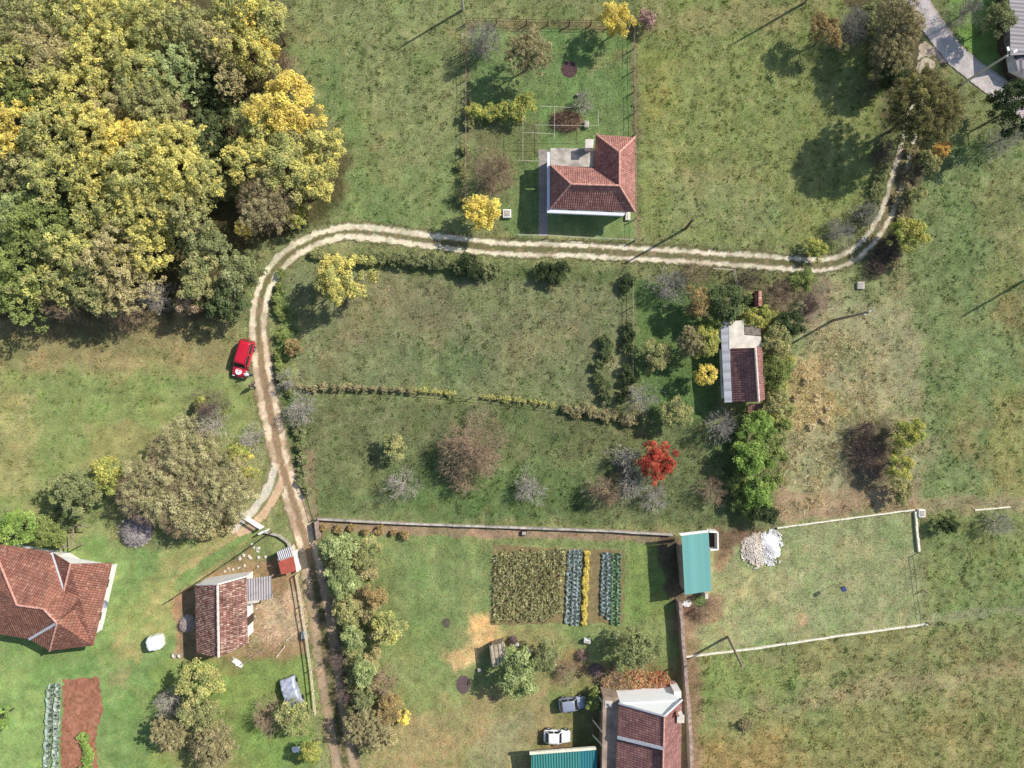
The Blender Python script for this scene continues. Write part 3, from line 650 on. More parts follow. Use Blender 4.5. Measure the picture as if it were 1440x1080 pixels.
def crown_quads(cx, cy, z0, z1, r, pal, dens=1.0, leaf=.2, clump=.16, flat=.9, sy=1.0, rot=0.0, hollow=.45, lobe=1.0, cnt=1.0):
    """leaf quads of one crown: clumps of leaves over an uneven dome"""
    hh = (z1 - z0) / 2; zc = (z0 + z1) / 2
    nc = max(10, int(5.2 * (1 / clump) ** 2 * .40 * cnt))
    u = rng.normal(size=(nc, 3)); u /= np.linalg.norm(u, axis=1)[:, None]
    u[:, 2] = np.where(u[:, 2] < -.35, -u[:, 2], u[:, 2])
    az = np.arctan2(u[:, 1], u[:, 0]); ph = rng.uniform(0, 6.28, 4)
    lob = 1 + lobe * (.13 * np.sin(2 * az + ph[0]) + .11 * np.sin(3 * az + ph[1]) + .09 * np.sin(5 * az + ph[2]) + rng.normal(0, .07, nc))
    rad = (rng.uniform(hollow, 1.0, nc) ** .6)[:, None]
    C0 = u * rad * lob[:, None] * (1 - clump * .8); C0 *= np.array([r, r * sy, hh])
    cr = r * clump * rng.uniform(.65, 1.35, nc)
    m = np.maximum(6, (dens * 2.4 * 3.14 * cr ** 2 / (leaf ** 2 * .7))).astype(int)
    idx = np.repeat(np.arange(nc), m); n = len(idx)
    d = rng.normal(size=(n, 3)); d /= np.linalg.norm(d, axis=1)[:, None]; d[:, 2] = np.where(d[:, 2] < -.3, -d[:, 2], d[:, 2])
    P = C0[idx] + d * (cr[idx] * rng.uniform(.35, 1.1, n) ** .7)[:, None] * np.array([1, 1, flat])
    if rot:
        c, s = math.cos(rot), math.sin(rot); P = np.stack([P[:, 0]*c - P[:, 1]*s, P[:, 0]*s + P[:, 1]*c, P[:, 2]], 1)
    P += np.array([cx, cy, zc]); P[:, 2] = np.maximum(P[:, 2], .05)
    nr = d * .65 + rng.normal(0, .5, (n, 3)) + np.array([.15, .08, .8]); nr /= np.linalg.norm(nr, axis=1)[:, None]
    t = np.cross(nr, rng.normal(size=(n, 3))); t /= np.linalg.norm(t, axis=1)[:, None] + 1e-6; b = np.cross(nr, t)
    ls = leaf * rng.uniform(.6, 1.3, n)[:, None] * .5
    V = np.stack([P - t * ls * 1.2, P - b * ls * .75, P + t * ls * 1.2, P + b * ls * .75], 1)
    pc = np.array([lin(c) for c in PAL[pal]]) * LG; lu_ = (pc @ np.array([.3, .6, .1]))[:, None]; pc = pc * .85 + lu_ * .15; k = len(pc)
    ci = rng.random(nc) * (k - 1); i0 = np.floor(ci).astype(int).clip(0, k - 2); f = (ci - i0)[:, None]
    cc = (pc[i0] * (1 - f) + pc[i0 + 1] * f) * rng.uniform(.84, 1.18, (nc, 1))
    Cc = cc[idx] * rng.uniform(.65, 1.4, (n, 1))
    return V, Cc
def limbs_mb(cx, cy, r, h, hb, tr=.16, nl=6):
    mb = MB(); z0 = rel(cx, cy) - .15; bx, by = random.uniform(-.25, .25), random.uniform(-.25, .25)
    top = h * .72
    mb.tube([(cx, cy, z0), (cx + bx * .5, cy + by * .5, hb), (cx + bx, cy + by, top)], [tr, tr * .75, tr * .25], 7)
    for i in range(nl):
        a = i * 2.4 + random.random(); zz = hb * .8 + (top - hb * .8) * i / nl; q = r * random.uniform(.55, .85)
        mb.tube([(cx + bx * .5, cy + by * .5, zz), (cx + q * .5 * math.cos(a), cy + q * .5 * math.sin(a), zz + q * .35), (cx + q * math.cos(a), cy + q * math.sin(a), min(h * .92, zz + q * .75))], [tr * .5, tr * .3, tr * .1], 5)
    return mb
def tree(px, py, rp, h, pal, label, name='tree', cat='tree', group=None, dens=1.0, leaf=.2, clump=.16, low=None, sy=1.0, rot=0.0, hollow=.45, lobe=1.0, cnt=1.0, fuzz=0):
    shrub = h < 2.6; zb = (0.0 if shrub else h * .22) if low is None else low; hc = (zb + h) / 2 + (h - zb) * .12
    x, y = W(px, py, hc); r = rp * S * (H - hc) / H * 1.12
    t = thing(name, label, cat, (x, y, rel(x, y)), group)
    V, C_ = crown_quads(x, y, zb, h, r, pal, dens, leaf, clump, sy=sy, rot=rot, hollow=hollow, lobe=lobe, cnt=cnt)
    if fuzz:
        nf = int(fuzz * r * r); d = rng.normal(size=(nf, 3)); d[:, 2] = np.abs(d[:, 2]); d /= np.linalg.norm(d, axis=1)[:, None]; q = rng.uniform(.75, 1.0, nf)
        P = np.stack([x + d[:, 0] * q * r, y + d[:, 1] * q * r, (zb + h) / 2 + d[:, 2] * q * (h - zb) / 2], 1); dr = d + rng.normal(0, .6, (nf, 3)); dr /= np.linalg.norm(dr, axis=1)[:, None]
        sd = np.cross(dr, rng.normal(size=(nf, 3))); sd /= np.linalg.norm(sd, axis=1)[:, None]; wd = rng.uniform(.012, .02, nf)[:, None]; cc = TW['twig_brown'][rng.integers(0, 3, nf)] * rng.uniform(.8, 1.3, (nf, 1))
        tp_ = P + dr * rng.uniform(.25, .55, nf)[:, None]; V = np.concatenate([V, np.stack([P - sd * wd, P + sd * wd, tp_ + sd * .003, tp_ - sd * .003], 1)]); C_ = np.concatenate([C_, cc])
    bulk('crown' if not shrub else 'foliage', V, C_, M['leaf'], t)
    limbs_mb(x, y, r, h, max(.2, zb * .9), tr=.05 + r * .035, nl=4 if shrub else 7).build('stem' if shrub else 'trunk', M['bark'], t)
    return t
def prisms(A, B_, ra, rb):
    n = len(A); d = B_ - A; d /= np.linalg.norm(d, axis=1)[:, None] + 1e-9
    u = np.cross(d, np.array([.3, .2, .93])); u /= np.linalg.norm(u, axis=1)[:, None] + 1e-9; v = np.cross(d, u); q = []
    P = [A + ra[:, None] * (u * math.cos(k) + v * math.sin(k)) for k in (0, 2.094, 4.189)]; Q = [B_ + rb[:, None] * (u * math.cos(k) + v * math.sin(k)) for k in (0, 2.094, 4.189)]
    for k in range(3): q.append(np.stack([P[k], P[(k+1) % 3], Q[(k+1) % 3], Q[k]], 1))
    return np.concatenate(q)
def grow(root, n0, L0, r0, depth, nb, spread, up=.25, shrink=.68, env=None):
    P = np.array([root], float); D = np.array([[0, 0, 1.0]]); Rr = np.array([r0]); segs = []; Ln = L0
    for k in range(depth + 1):
        nbk = n0 if k == 0 else nb
        P2 = np.repeat(P, nbk, 0); D2 = np.repeat(D, nbk, 0); R2 = np.repeat(Rr, nbk)
        D2 = D2 + rng.normal(0, spread * (1.4 if k == 0 else 1), D2.shape); D2[:, 2] += up * (1 if k else .4); D2 /= np.linalg.norm(D2, axis=1)[:, None]
        l = Ln * rng.uniform(.65, 1.25, len(P2)); E = P2 + D2 * l[:, None]; E[:, 2] = np.maximum(E[:, 2], .08)
        r1 = np.maximum(R2 * .62, .009); segs.append((P2, E, R2, r1)); P, D, Rr = E, D2, r1 * .9; Ln *= shrink
    return segs
def bare(px, py, rp, h, label, mat='twig_grey', n0=6, depth=4, nb=3, name='bare_tree', cat='tree', group=None, r0=.07, spread=.55, stick=None, sy=1, fz_mul=1.0):
    hc = h * .6; x, y = W(px, py, hc); r = rp * S * (H - hc) / H; z = rel(x, y)
    t = thing(name, label, cat, (x, y, z), group); th = h * .18
    tr = MB().tube([(x, y, z - .1), (x, y, z + th)], [r0 * 1.5, r0], 7); tr.build('trunk', M['bark'], t)
    segs = grow((x, y, z + th), n0, 1.0, r0, depth, nb, spread)
    A = np.concatenate([s[0] for s in segs]); E = np.concatenate([s[1] for s in segs]); ra = np.concatenate([s[2] for s in segs]); rb = np.concatenate([s[3] for s in segs])
    dx = np.hypot(E[:, 0] - x, E[:, 1] - y); fx = r / np.percentile(dx, 96); fz = (h - th) / (np.percentile(E[:, 2], 98) - z - th)
    for Q in (A, E):
        Q[:, 0] = x + (Q[:, 0] - x) * fx; Q[:, 1] = y + (Q[:, 1] - y) * fx * sy; Q[:, 2] = z + th + (Q[:, 2] - z - th) * fz
    V = prisms(A, E, ra, rb)
    BVq = V; BCq = np.tile(TW[mat][0] * .9, (len(V), 1))
    nf = int(430 * r * r * fz_mul); d = rng.normal(size=(nf, 3)); d[:, 2] = np.abs(d[:, 2]); d /= np.linalg.norm(d, axis=1)[:, None]; q = rng.random(nf) ** .45
    az = np.arctan2(d[:, 1], d[:, 0]); lb = 1 + .24 * np.sin(2 * az + px) + .2 * np.sin(3 * az + py) + .14 * np.sin(5 * az + px * 2); kp = (vn(d[:, 0] * 3 + px, d[:, 1] * 3 + py, .8, 77) + .5 * rng.random(nf)) > .55; d = d[kp]; q = q[kp]; lb = lb[kp]; nf = len(q)
    P = np.stack([x + d[:, 0] * q * r * 1.05 * lb, y + d[:, 1] * q * r * 1.05 * lb * sy, z + .15 + d[:, 2] * q * h * .93], 1)
    dr = d * [1, 1, .8] + rng.normal(0, .45, (nf, 3)) + [0, 0, .35]; dr /= np.linalg.norm(dr, axis=1)[:, None]; ln = rng.uniform(.25, .6, nf)[:, None]
    sd = np.cross(dr, rng.normal(size=(nf, 3))); sd /= np.linalg.norm(sd, axis=1)[:, None]; wd = rng.uniform(.010, .019, nf)[:, None]
    pc = TW[mat]; cc = pc[rng.integers(0, len(pc), nf)] * rng.uniform(.75, 1.25, (nf, 1))
    tp_ = P + dr * ln; FQ = np.stack([P - sd * wd, P + sd * wd, tp_ + sd * .003, tp_ - sd * .003], 1)
    bulk('branches', np.concatenate([BVq, FQ]), np.concatenate([BCq, cc]), M['straw'], t); return t

# ---- the dense autumn wood, top left
FW = [ # px,py,r,h,pal
 (30,25,40,9,'olive'),(95,18,38,10,'oliveyel'),(155,30,40,9,'yellow'),(215,30,38,10,'oliveyel'),(265,45,38,9,'olive'),(20,90,38,9,'oliveyel'),(80,85,42,10,'tanol'),
 (135,80,38,11,'yellow'),(190,95,42,10,'oliveyel'),(245,100,36,9,'paleg'),(45,140,34,8,'green'),(105,130,44,11,'yellow'),(165,150,36,9,'tanol'),(215,150,40,10,'olive'),
 (25,180,36,10,'gold'),(75,190,40,11,'oliveyel'),(130,185,40,12,'yellow'),(180,200,38,11,'gold'),(235,200,38,11,'yellow'),(30,240,40,9,'olive'),(85,245,42,11,'oliveyel'),(140,245,40,11,'yellow'),
 (195,250,40,12,'oliveyel'),(250,240,42,12,'yellow'),(285,255,30,10,'oliveyel'),(20,300,38,9,'paleg'),(60,320,46,10,'green'),(30,365,42,9,'green'),(95,300,34,8,'dark'),(150,300,40,10,'oliveyel'),(205,300,40,11,'yellow'),
 (255,300,36,10,'olive'),(110,350,40,10,'oliveyel'),(160,355,42,10,'tanol'),(205,350,34,9,'yellow'),(75,395,40,8,'oliveyel'),(125,400,40,8,'olive'),(175,405,36,8,'tanol'),(20,415,36,7,'green'),
 (330,20,36,9,'oliveyel'),(300,60,30,9,'tanol'),(345,70,38,8,'yellow'),(350,30,26,8,'gold'),(325,110,26,7,'tanol'),(300,130,34,5,'dark'),(290,190,30,5,'conif'),
]
g = 'trees of the dense autumn wood'
hues = {'olive':'dull olive','oliveyel':'olive yellow','yellow':'yellow','brown':'brownish half bare','paleg':'pale green','green':'leafy green','gold':'golden yellow','lime':'bright green','dark':'dark green','rust':'rusty tan','tanol':'tan olive','conif':'low dark green'}
rowsF = sorted(FW, key=lambda q: q[1]); nm = ['topmost','upper','upper middle','middle','lower middle','lower','lowest']
seen = {}
for q in sorted(FW, key=lambda q: (min(6, int(q[1] / 62)), q[0])):
    b = min(6, int(q[1] / 62)); k = (q[4], b); seen[k] = seen.get(k, 0) + 1; cnt = sum(1 for z in FW if z[4] == q[4] and min(6, int(z[1] / 62)) == b)
    pos = '' if cnt == 1 else ['leftmost ', 'second ', 'third ', 'fourth '][seen[k] - 1]
    tree(q[0], q[1], q[2] * 1.04, q[3], q[4], f"{pos}{hues[q[4]]} tree in the {nm[b]} band of the wood" + (', counted from the left' if pos else ''), group=g, leaf=.17, clump=.10, dens=.75, cnt=1.05, lobe=1.3)
for (px, py, r, h, pal) in ((-50,60,45,10,'oliveyel'),(-45,170,45,10,'olive'),(-50,290,45,9,'green')):
    tree(px, py, r, h, pal, f"{hues[pal]} tree of the wood cut by the left picture edge", group=g, leaf=.26, clump=.15, dens=.8)

TREES = [ # px,py,r,h,pal,label,(extras)
 (378,28,28,8,'oliveyel','pale yellow tree at the wood edge against the top border'),
 (372,68,18,7,'gold','small golden crown at the right edge of the wood'),
 (400,150,46,9,'gold','large golden yellow tree standing out from the wood'),
 (360,175,34,8,'oliveyel','olive yellow tree left of the large golden tree'),
 (455,205,32,7,'yellow','yellow tree on the field side below the golden tree'),
 (400,225,44,8,'oliveyel','broad yellow-olive tree below the golden tree'),
 (350,225,34,8,'yellow','yellow tree left of the broad yellow-olive tree'),
 (440,255,34,7,'yellow','yellow tree nearest the field below the golden group'),
 (375,285,38,7,'oldk','dull brown leafed tree above the track bend'),
 (415,305,16,4,'yg','small yellow green shrub-like tree beside the top of the bend'),
 (340,322,12,5,'gold','small bright yellow sapling above the dark green thicket'),
 (285,345,34,7,'greygreen','grey green tree at the top of the thicket by the track'),
 (335,385,32,7,'greygreen','grey green tree nearest the track bend'),
 (280,390,34,7,'olive','olive tree in the middle of the thicket by the track'),
 (318,425,28,6,'conif','dark green tree at the lower end of the thicket'),
 (265,425,22,5,'brown','rusty brown small tree at the lower left of the thicket'),
 (482,390,38,7,'yellow','round yellow tree inside the track bend'),
 (412,488,13,2.4,'rust','small ochre bush beside the track inside the bend'),
 (743,72,31,6.5,'oldk','sparse olive brown tree on the fenced lawn of the white house'),
 (868,28,24,5,'gold','bright yellow tree at the top right corner of the fenced lawn'),
 (910,26,14,2.2,'pinkb','reddish brown bush next to the yellow corner tree'),
 (677,299,26,5,'gold','golden tree beside the track left of the white house'),
 (1163,44,24,5,'rust','olive brown tree with dark shadow in the top right field'),
 (1300,152,50,10,'oldk','largest round olive brown tree standing over the track'),
 (1268,28,32,7,'oldk','olive brown tree at the top of the roadside hedge'),
 (1256,72,30,6,'oldk','dark olive tree in the middle of the roadside hedge'),
 (1258,105,22,5,'dark','dark tree at the lower end of the roadside hedge'),
 (1325,210,13,3,'orange','small orange yellow tree beneath the largest olive tree'),
 (1310,228,17,2.6,'olive','olive shrubby tree at the right of the upper track'),
 (1280,328,25,4.2,'yg','yellow tree right of the track curve'),
 (1289,275,14,2.2,'olive','olive shrub above the yellow tree by the track curve'),
 (1430,150,34,8,'dark','dark green tree at the right border below the grey barn'),
 (1405,25,22,5,'greygreen','grey green sparse tree left of the grey barn'),
 (1276,612,24,4,'yg','yellow green tree on the right edge of the dry ground'),
 (1264,655,20,3.6,'yg','yellow green bush below the other at the dry ground edge'),
 (1268,690,17,2.6,'olive','small olive bush above the corner of the white curb'),
 (1335,738,14,2.4,'dark','small dark round bush right of the white curb corner'),
 (975,482,20,5,'oldk','dull olive tree left of the tiled cottage'),
 (993,483,20,5,'yg','yellow tree with olive tips left of the cottage strip roof'),
 (993,528,17,4,'gold','bright yellow small tree beside the cottage wall'),
 (983,425,22,4.5,'rust','orange brown tree in the garden above the cottage'),
 (1022,425,30,5,'conif','dark spiky green tree above the cottage slab'),
 (1003,450,18,3.5,'green','green bush between the orange brown tree and the cottage'),
 (1068,445,18,4,'yg','yellow green tree right under the small tiled shed'),
 (1093,480,22,4.5,'olive','olive tree at the upper right of the cottage'),
 (1093,525,22,4.5,'green','leafy green tree on the right side of the cottage'),
 (1092,565,20,4,'olive','olive shrub tree at the lower right of the cottage'),
 (1065,600,24,4,'lime','bright green bamboo like clump below the cottage'),
 (1060,645,28,4,'lime','broad bright green clump in the middle of the lush strip'),
 (1082,630,22,4,'green','green clump at the right side of the lush strip'),
 (1068,690,24,3.6,'lime','yellow green clump near the lower end of the lush strip'),
 (1078,722,16,3,'dark','dark green bush at the upper left end of the white curb'),
 (1110,455,20,3.4,'dark','dark brown green shrub on the dry ground beside the cottage garden'),
 (1130,392,17,2.5,'green','green bush touching the lower side of the track'),
 (1150,350,15,2.4,'yg','yellowish bush above the track before the curve'),
 (925,500,22,3,'olive','olive bush on the green strip left of the cottage'),
 (950,580,24,4,'olive','olive tree at the lower end of the bright green strip'),
 (925,649,28,4.5,'red','fiery red leafed tree'),
 (555,628,18,3,'olive','small olive bush in the lower overgrown field'),
 (105,692,32,6.5,'greygreen','grey green tree above the large tiled house'),
 (148,668,26,5,'yg','yellow green tree between the grey green tree and the brown thicket'),
 (25,745,30,4,'lime','bright green bushy tree at the upper left of the large house'),
 (70,748,24,3.5,'green','green bushy tree touching the large tiled roof'),
 (95,725,22,3,'conif','dark shrub behind the bushy trees at the large house'),
 (210,690,44,6,'oldk','olive brown tree at the left end of the brown thicket'),
 (258,640,46,6.5,'oldk','tall olive brown tree at the top of the brown thicket'),
 (315,682,46,6,'oldk','olive brown tree at the right of the brown thicket'),
 (262,712,42,5.5,'olive','olive tree at the bottom of the brown thicket'),
 (335,640,18,4,'yg','yellow tipped tree at the right edge of the brown thicket'),
 (352,668,13,3.5,'yg','small yellow tree beside the track above the white gate'),
 (282,566,10,2.4,'yg','tiny yellow green bush above the bare bush in the left field'),
 (-5,1012,16,4,'lime','dark leafed tree cut by the left border by the cabbages'),
 (277,960,30,5,'oliveyel','olive yellow orchard tree below the tile roofed shed'),
 (278,1002,28,5,'olive','olive orchard tree in the middle of the lower left orchard'),
 (300,1048,32,4.5,'oldk','brownish orchard tree at the bottom border'),
 (240,1030,26,4,'oldk','dull tree at the left side of the lower orchard'),
 (412,1010,26,4,'olive','olive fruit tree below the silver covered vehicle'),
 (438,1056,18,3.6,'yg','bright yellow green tree at the bottom by the track'),
 (478,772,25,5,'paleg','pale leafed tree at the top of the row beside the track'),
 (515,778,23,4,'olive','olive tree right under the stone wall in the orchard row'),
 (482,818,24,4.6,'paleg','pale green tree second in the row beside the track'),
 (527,838,17,3,'rust','orange brown small tree in the orchard row'),
 (488,858,20,4,'olive','olive green tree in the upper middle of the orchard row'),
 (547,885,25,3.6,'oliveyel','yellowish loose tree on the lawn side of the orchard row'),
 (497,895,18,4,'paleg','pale green tree in the middle of the orchard row'),
 (512,946,19,4,'paleg','bright round pale green tree in the lower orchard row'),
 (514,985,16,3.4,'greygreen','grey green tree under the bright round tree'),
 (515,1022,30,4,'oldk','brown olive tree at the lower end of the orchard row'),
 (545,1000,22,3.4,'rust','brownish tree beside the small yellow bush'),
 (567,1008,12,2.4,'gold','small bright yellow bush at the end of the orchard row'),
 (892,914,31,4.6,'greygreen','round grey green tree above the red creeper'),
 (727,946,32,4.6,'paleg','round pale green tree below the plank roofed hut'),
 (765,925,23,3.8,'greygreen','smaller grey green tree touching the round pale tree'),
 (838,985,14,2.4,'green','green bush in front of the silver hatchback'),
 (1050,1020,9,.7,'oldk','small dull weed clump in the lower right field'),
]
sm = {'leaf': .17}
for q in TREES:
    px, py, r, h, pal, lab = q; kw = dict(leaf=.19 if r > 24 else .15, clump=.15 if r > 30 else .2)
    if pal in ('oldk', 'thick'): kw.update(dens=.9, leaf=.12, clump=.085, hollow=.25, cnt=1.3, fuzz=60)
    if pal == 'dark' and h > 2.6: kw.update(low=.8, cnt=1.5)
    if r == 50: kw.update(dens=1.0, leaf=.13, clump=.075, hollow=.25, lobe=.35, low=2.2, cnt=2.0, fuzz=60); pal = 'big'
    elif pal == 'red': kw.update(lobe=1.0, hollow=.3, clump=.14, cnt=1.0, leaf=.13, fuzz=40)
    elif r >= 38 and px < 380: pal = 'thick' if py > 600 else pal; kw.update(dens=.65, cnt=1.1, hollow=.15, lobe=1.4, fuzz=130)
    if pal in ('oliveyel', 'olive') and px < 600 and py > 700: kw.update(dens=.75)
    if h <= 2.6: tree(px, py, r, h, pal, lab, name='shrub', cat='shrub', **kw)
    else: tree(px, py, r, h, pal, lab, name='tree', cat='tree', **kw)

BARE = [ # px,py,r,h,mat,label,n0,depth,nb
 (666,632,46,5.2,'twig_brown','big round brown leafless tree in the lower field',14,4,4),
 (566,682,24,3.4,'twig_grey','pale silvery bare tree left of the brown round tree',9,4,3),
 (655,680,18,3,'twig_brown','small bare tree at the foot of the brown round tree',7,4,3),
 (745,688,22,3,'twig_grey','grey bare bush in the middle of the lower field',8,4,3),
 (856,690,24,4,'twig_brown','brown bare tree left below the red tree',9,4,4),
 (882,646,20,3.4,'twig_grey','grey bare tree touching the red tree on its left',8,4,3),
 (892,680,24,3,'twig_grey','grey bare bush under the red tree',9,4,3),
 (922,700,20,2.6,'twig_grey','greyish bare bush right of the brown bare tree',8,4,3),
 (905,560,24,3.6,'twig_grey','pale bare tree in the corner below the bright green strip',9,4,3),
 (1018,598,24,4,'twig_grey','bare grey tree at the lower left of the cottage',9,4,3),
 (1002,690,20,2.6,'twig_brown','low brown bare bush left of the lush strip',8,4,3),
 (980,385,20,3.4,'twig_brown','brown bare tree touching the track above the cottage garden',9,4,3),
 (945,400,26,3.6,'twig_grey','grey bare tree in the garden corner by the track',9,4,3),
 (1055,390,18,2.6,'twig_dark','dark bare bush above the small tiled shed',8,4,3),
 (1100,415,26,3,'twig_brown','brown bare thicket right of the small tiled shed',10,4,3),
 (1138,425,16,2,'twig_dark','purple brown bare bush on the dry ground',8,4,3),
 (1228,640,30,3,'twig_dark','dark bare thicket left of the yellow green bushes',12,4,3),
 (1215,605,18,2.4,'twig_dark','dark bare bush at the top of the dark thicket',8,4,3),
 (1410,737,18,3,'twig_grey','bare grey tree with a long shadow at the right border',7,4,3),
 (690,240,32,5,'twig_brown','pinkish grey bare tree above the golden tree',11,4,4),
 (681,50,24,5,'twig_grey','grey bare tree at the top left corner of the fenced lawn',9,4,4),
 (822,142,15,2.6,'twig_grey','small grey bare tree on the lawn above the brushwood',7,4,3),
 (1200,35,26,4,'twig_grey','grey bare thicket left of the roadside hedge',10,4,3),
 (1238,110,20,3.4,'twig_dark','dark bare bush on the field side of the hedge',9,4,3),
 (1248,210,22,3,'twig_dark','dark bare bush left of the upper track',9,4,3),
 (1222,300,18,2.2,'twig_grey','grey bare bush inside the track curve',8,4,3),
 (1185,325,20,2,'twig_grey','pale bare scrub above the track curve',8,4,3),
 (1276,248,10,1.2,'twig_dark','dark bare bush on the right bank of the track',8,4,3),
 (1256,348,18,1.8,'twig_dark','dark bare bush beside the yellow tree by the curve',9,4,3),
 (1232,378,16,1.4,'twig_dark','purple bare bush below the track curve',9,4,3),
 (1420,190,24,4,'twig_grey','grey bare tree below the dark green tree at the right border',9,4,3),
 (1365,10,22,4,'twig_grey','bare grey tree between the road and the grey barn',8,4,3),
 (293,572,24,3.6,'twig_dark','dark bare bush standing alone in the left field',10,4,3),
 (298,598,24,4,'twig_grey','grey bare tree at the top of the brown thicket',9,4,3),
 (185,690,26,4,'twig_brown','brown bare tree at the left of the brown thicket',10,4,3),
 (350,620,20,3.6,'twig_grey','grey bare tree between the thicket and the track',8,4,3),
 (90,425,32,6,'twig_brown','bare brown tree at the lower left edge of the wood',10,4,4),
 (165,430,34,6,'twig_brown','bare brown tree at the bottom edge of the wood',10,4,4),
 (215,415,24,5,'twig_grey','bare grey tree at the lower right edge of the wood',9,4,4),
 (255,165,34,7,'twig_brown','bare brown tree in the gap of the wood',10,4,3),
 (398,95,24,5,'twig_brown','bare pinkish tree between the golden crowns at the wood edge',9,4,3),
 (420,575,24,3,'twig_grey','grey bare bush on the right bank of the track',9,4,3),
 (402,535,16,2.4,'twig_grey','small bare bush at the left end of the yellow hedge line',7,4,3),
 (375,1010,24,3,'twig_brown','bare brown fruit tree left below the silver covered vehicle',9,4,3),
 (240,990,22,3,'twig_grey','bare fruit tree beside the little wooden cart',8,4,3),
 (540,960,20,3,'twig_brown','bare brown fruit tree with a thin shadow on the lawn',8,4,3),
 (990,855,18,1.6,'twig_brown','pinkish bare bush under the turquoise roofed barn',9,4,3),
 (795,943,20,1.4,'twig_brown','low brown bare bush between the two round green trees',8,4,3),
 (870,960,24,1.4,'twig_brown','dry brown scrub at the left of the red creeper',10,4,3),
 (1185,50,14,2,'twig_dark','small reddish bare bush beside the olive brown tree',7,4,3),
 (480,930,18,2.2,'twig_dark','purplish bare bush between the track and the orchard row',8,4,3),
 (488,975,16,2.2,'twig_dark','dark bare bush at the lower right of the track',8,4,3),
]
for px, py, r, h, mat, lab, n0, dp, nb in BARE:
    small = h < 2.7
    bare(px, py, r, h, lab, mat=mat, n0=n0, depth=dp, nb=nb, fz_mul=.45 if 'pale silvery' in lab or 'corner below' in lab else (1.6 if 'round brown' in lab else 1.0), name='bare_shrub' if small else 'bare_tree', cat='shrub' if small else 'tree', r0=.03 + .008 * h, spread=.62)

# rows of shrubs that read as hedges: every shrub a thing, protos copied
def proto_shrubs(pal, n, r, h, name, dens=1.0, leaf=.14):
    out = []
    for i in range(n):
        V, C_ = crown_quads(0, 0, 0, h, r, pal, dens, leaf, .26); 
        me = bulk('foliage', V, C_, M['leaf'], None, origin=(0, 0, 0)); me2 = limbs_mb(0, 0, r, h, .15, tr=.03, nl=3).build('stem', M['bark'], None, origin=(0, 0, 0))
        out.append((me, me2))
    return out
def place_row(name, cat, pts, pal, r, h, label, group, n=3, dens=1.0, leaf=.14):
    pr = proto_shrubs(pal, n, r, h, name, dens, leaf); used = set()
    for i, (px, py) in enumerate(pts):
        x, y = W(px, py, h * .4); s = random.uniform(.8, 1.25)
        t = thing(name, label(i, len(pts)) if callable(label) else label, cat, (x, y, rel(x, y)), group, random.uniform(0, 6)); t.scale = (s, s * random.uniform(.85, 1.1), random.uniform(.85, 1.15))
        k = i % n
        for o in pr[k]:
            c = o if k not in used else o.copy()
            if k in used: COL.objects.link(c)
            c.parent = t
        used.add(k)
def along(pts, n, jit=3):
    P = np.array(pts, float); d = np.r_[0, np.cumsum(np.hypot(*np.diff(P, axis=0).T))]; t = np.linspace(0, d[-1], n)
    return [(float(np.interp(q, d, P[:, 0]) + random.uniform(-jit, jit)), float(np.interp(q, d, P[:, 1]) + random.uniform(-jit, jit))) for q in t]
place_row('shrub', 'shrub', along([(515,362),(560,368),(600,366),(640,374),(695,380)], 17, 5), 'greygreen', 1.0, 1.7, 'low green shrub in the hedge below the track, left of the middle', 'green shrubs below the track')
place_row('shrub', 'shrub', [(658,372),(672,381),(765,382),(780,388),(790,380)], 'dark', 1.2, 1.9, 'dark green hedge shrub below the straight track', 'dark shrubs below the straight track', n=2)
place_row('shrub', 'shrub', along([(578,549),(640,553)], 10, 1.5) + along([(680,557),(720,562),(775,569)], 14, 1.5) + along([(800,573),(850,580)], 3, 2), 'oliveyel', .36, .5, 'small yellow shrub in the thin line across the middle field', 'yellow shrubs along the field boundary', dens=.8, leaf=.11)
place_row('shrub', 'shrub', along([(420,545),(500,546),(575,549)], 14, 2.5), 'oldk', .5, .8, 'dull low shrub at the left end of the boundary line in the middle field', 'dull shrubs along the field boundary', leaf=.11)
place_row('shrub', 'shrub', along([(800,575),(850,582),(885,590)], 9, 4), 'oldk', .8, 1.0, 'olive brown shrub at the right end of the boundary line in the middle field', 'olive shrubs at the boundary end')
place_row('shrub', 'shrub', [(883,392),(878,402),(886,398),(884,460),(885,474),(883,487),(882,520),(884,535),(880,552),(872,560)], 'dark', .75, 1.3, 'dark shrub in the row left of the bright green strip', 'dark shrubs along the strip fence', n=3)
place_row('shrub', 'shrub', along([(845,480),(850,520),(845,560)], 7, 9), 'conif', .9, 1.1, 'dark green weed bush in the right part of the middle field', 'dark weed bushes in the middle field')
place_row('shrub', 'shrub', along([(395,385),(392,440),(400,480),(398,520),(408,555)], 12, 5), 'green', .8, 1.0, 'green shrub on the verge inside the track bend', 'green shrubs on the inner verge')
place_row('shrub', 'shrub', along([(415,600),(425,650),(430,690)], 7, 6), 'greygreen', .7, 1.0, 'grey green shrub on the bank above the wall corner', 'shrubs on the bank above the wall corner')
place_row('conifer', 'shrub', [(668,158),(688,159),(706,157)], 'yg', 1.05, 2.2, lambda i, n: ['leftmost small yellow conifer of the row on the fenced lawn', 'second small yellow conifer of the row on the fenced lawn', 'third small yellow conifer of the row on the fenced lawn'][i], 'yellow conifers on the fenced lawn')
place_row('conifer', 'shrub', [(735,155)], 'yg', 1.5, 2.8, 'largest yellow conifer at the right end of the row on the fenced lawn', 'yellow conifers on the fenced lawn', n=1)
place_row('shrub', 'shrub', along([(1284,215),(1276,250),(1268,285),(1268,340),(1256,372)], 11, 3), 'oldk', .75, 1.0, 'olive brown hedge shrub on the outer side of the track curve', 'hedge shrubs outside the track curve')
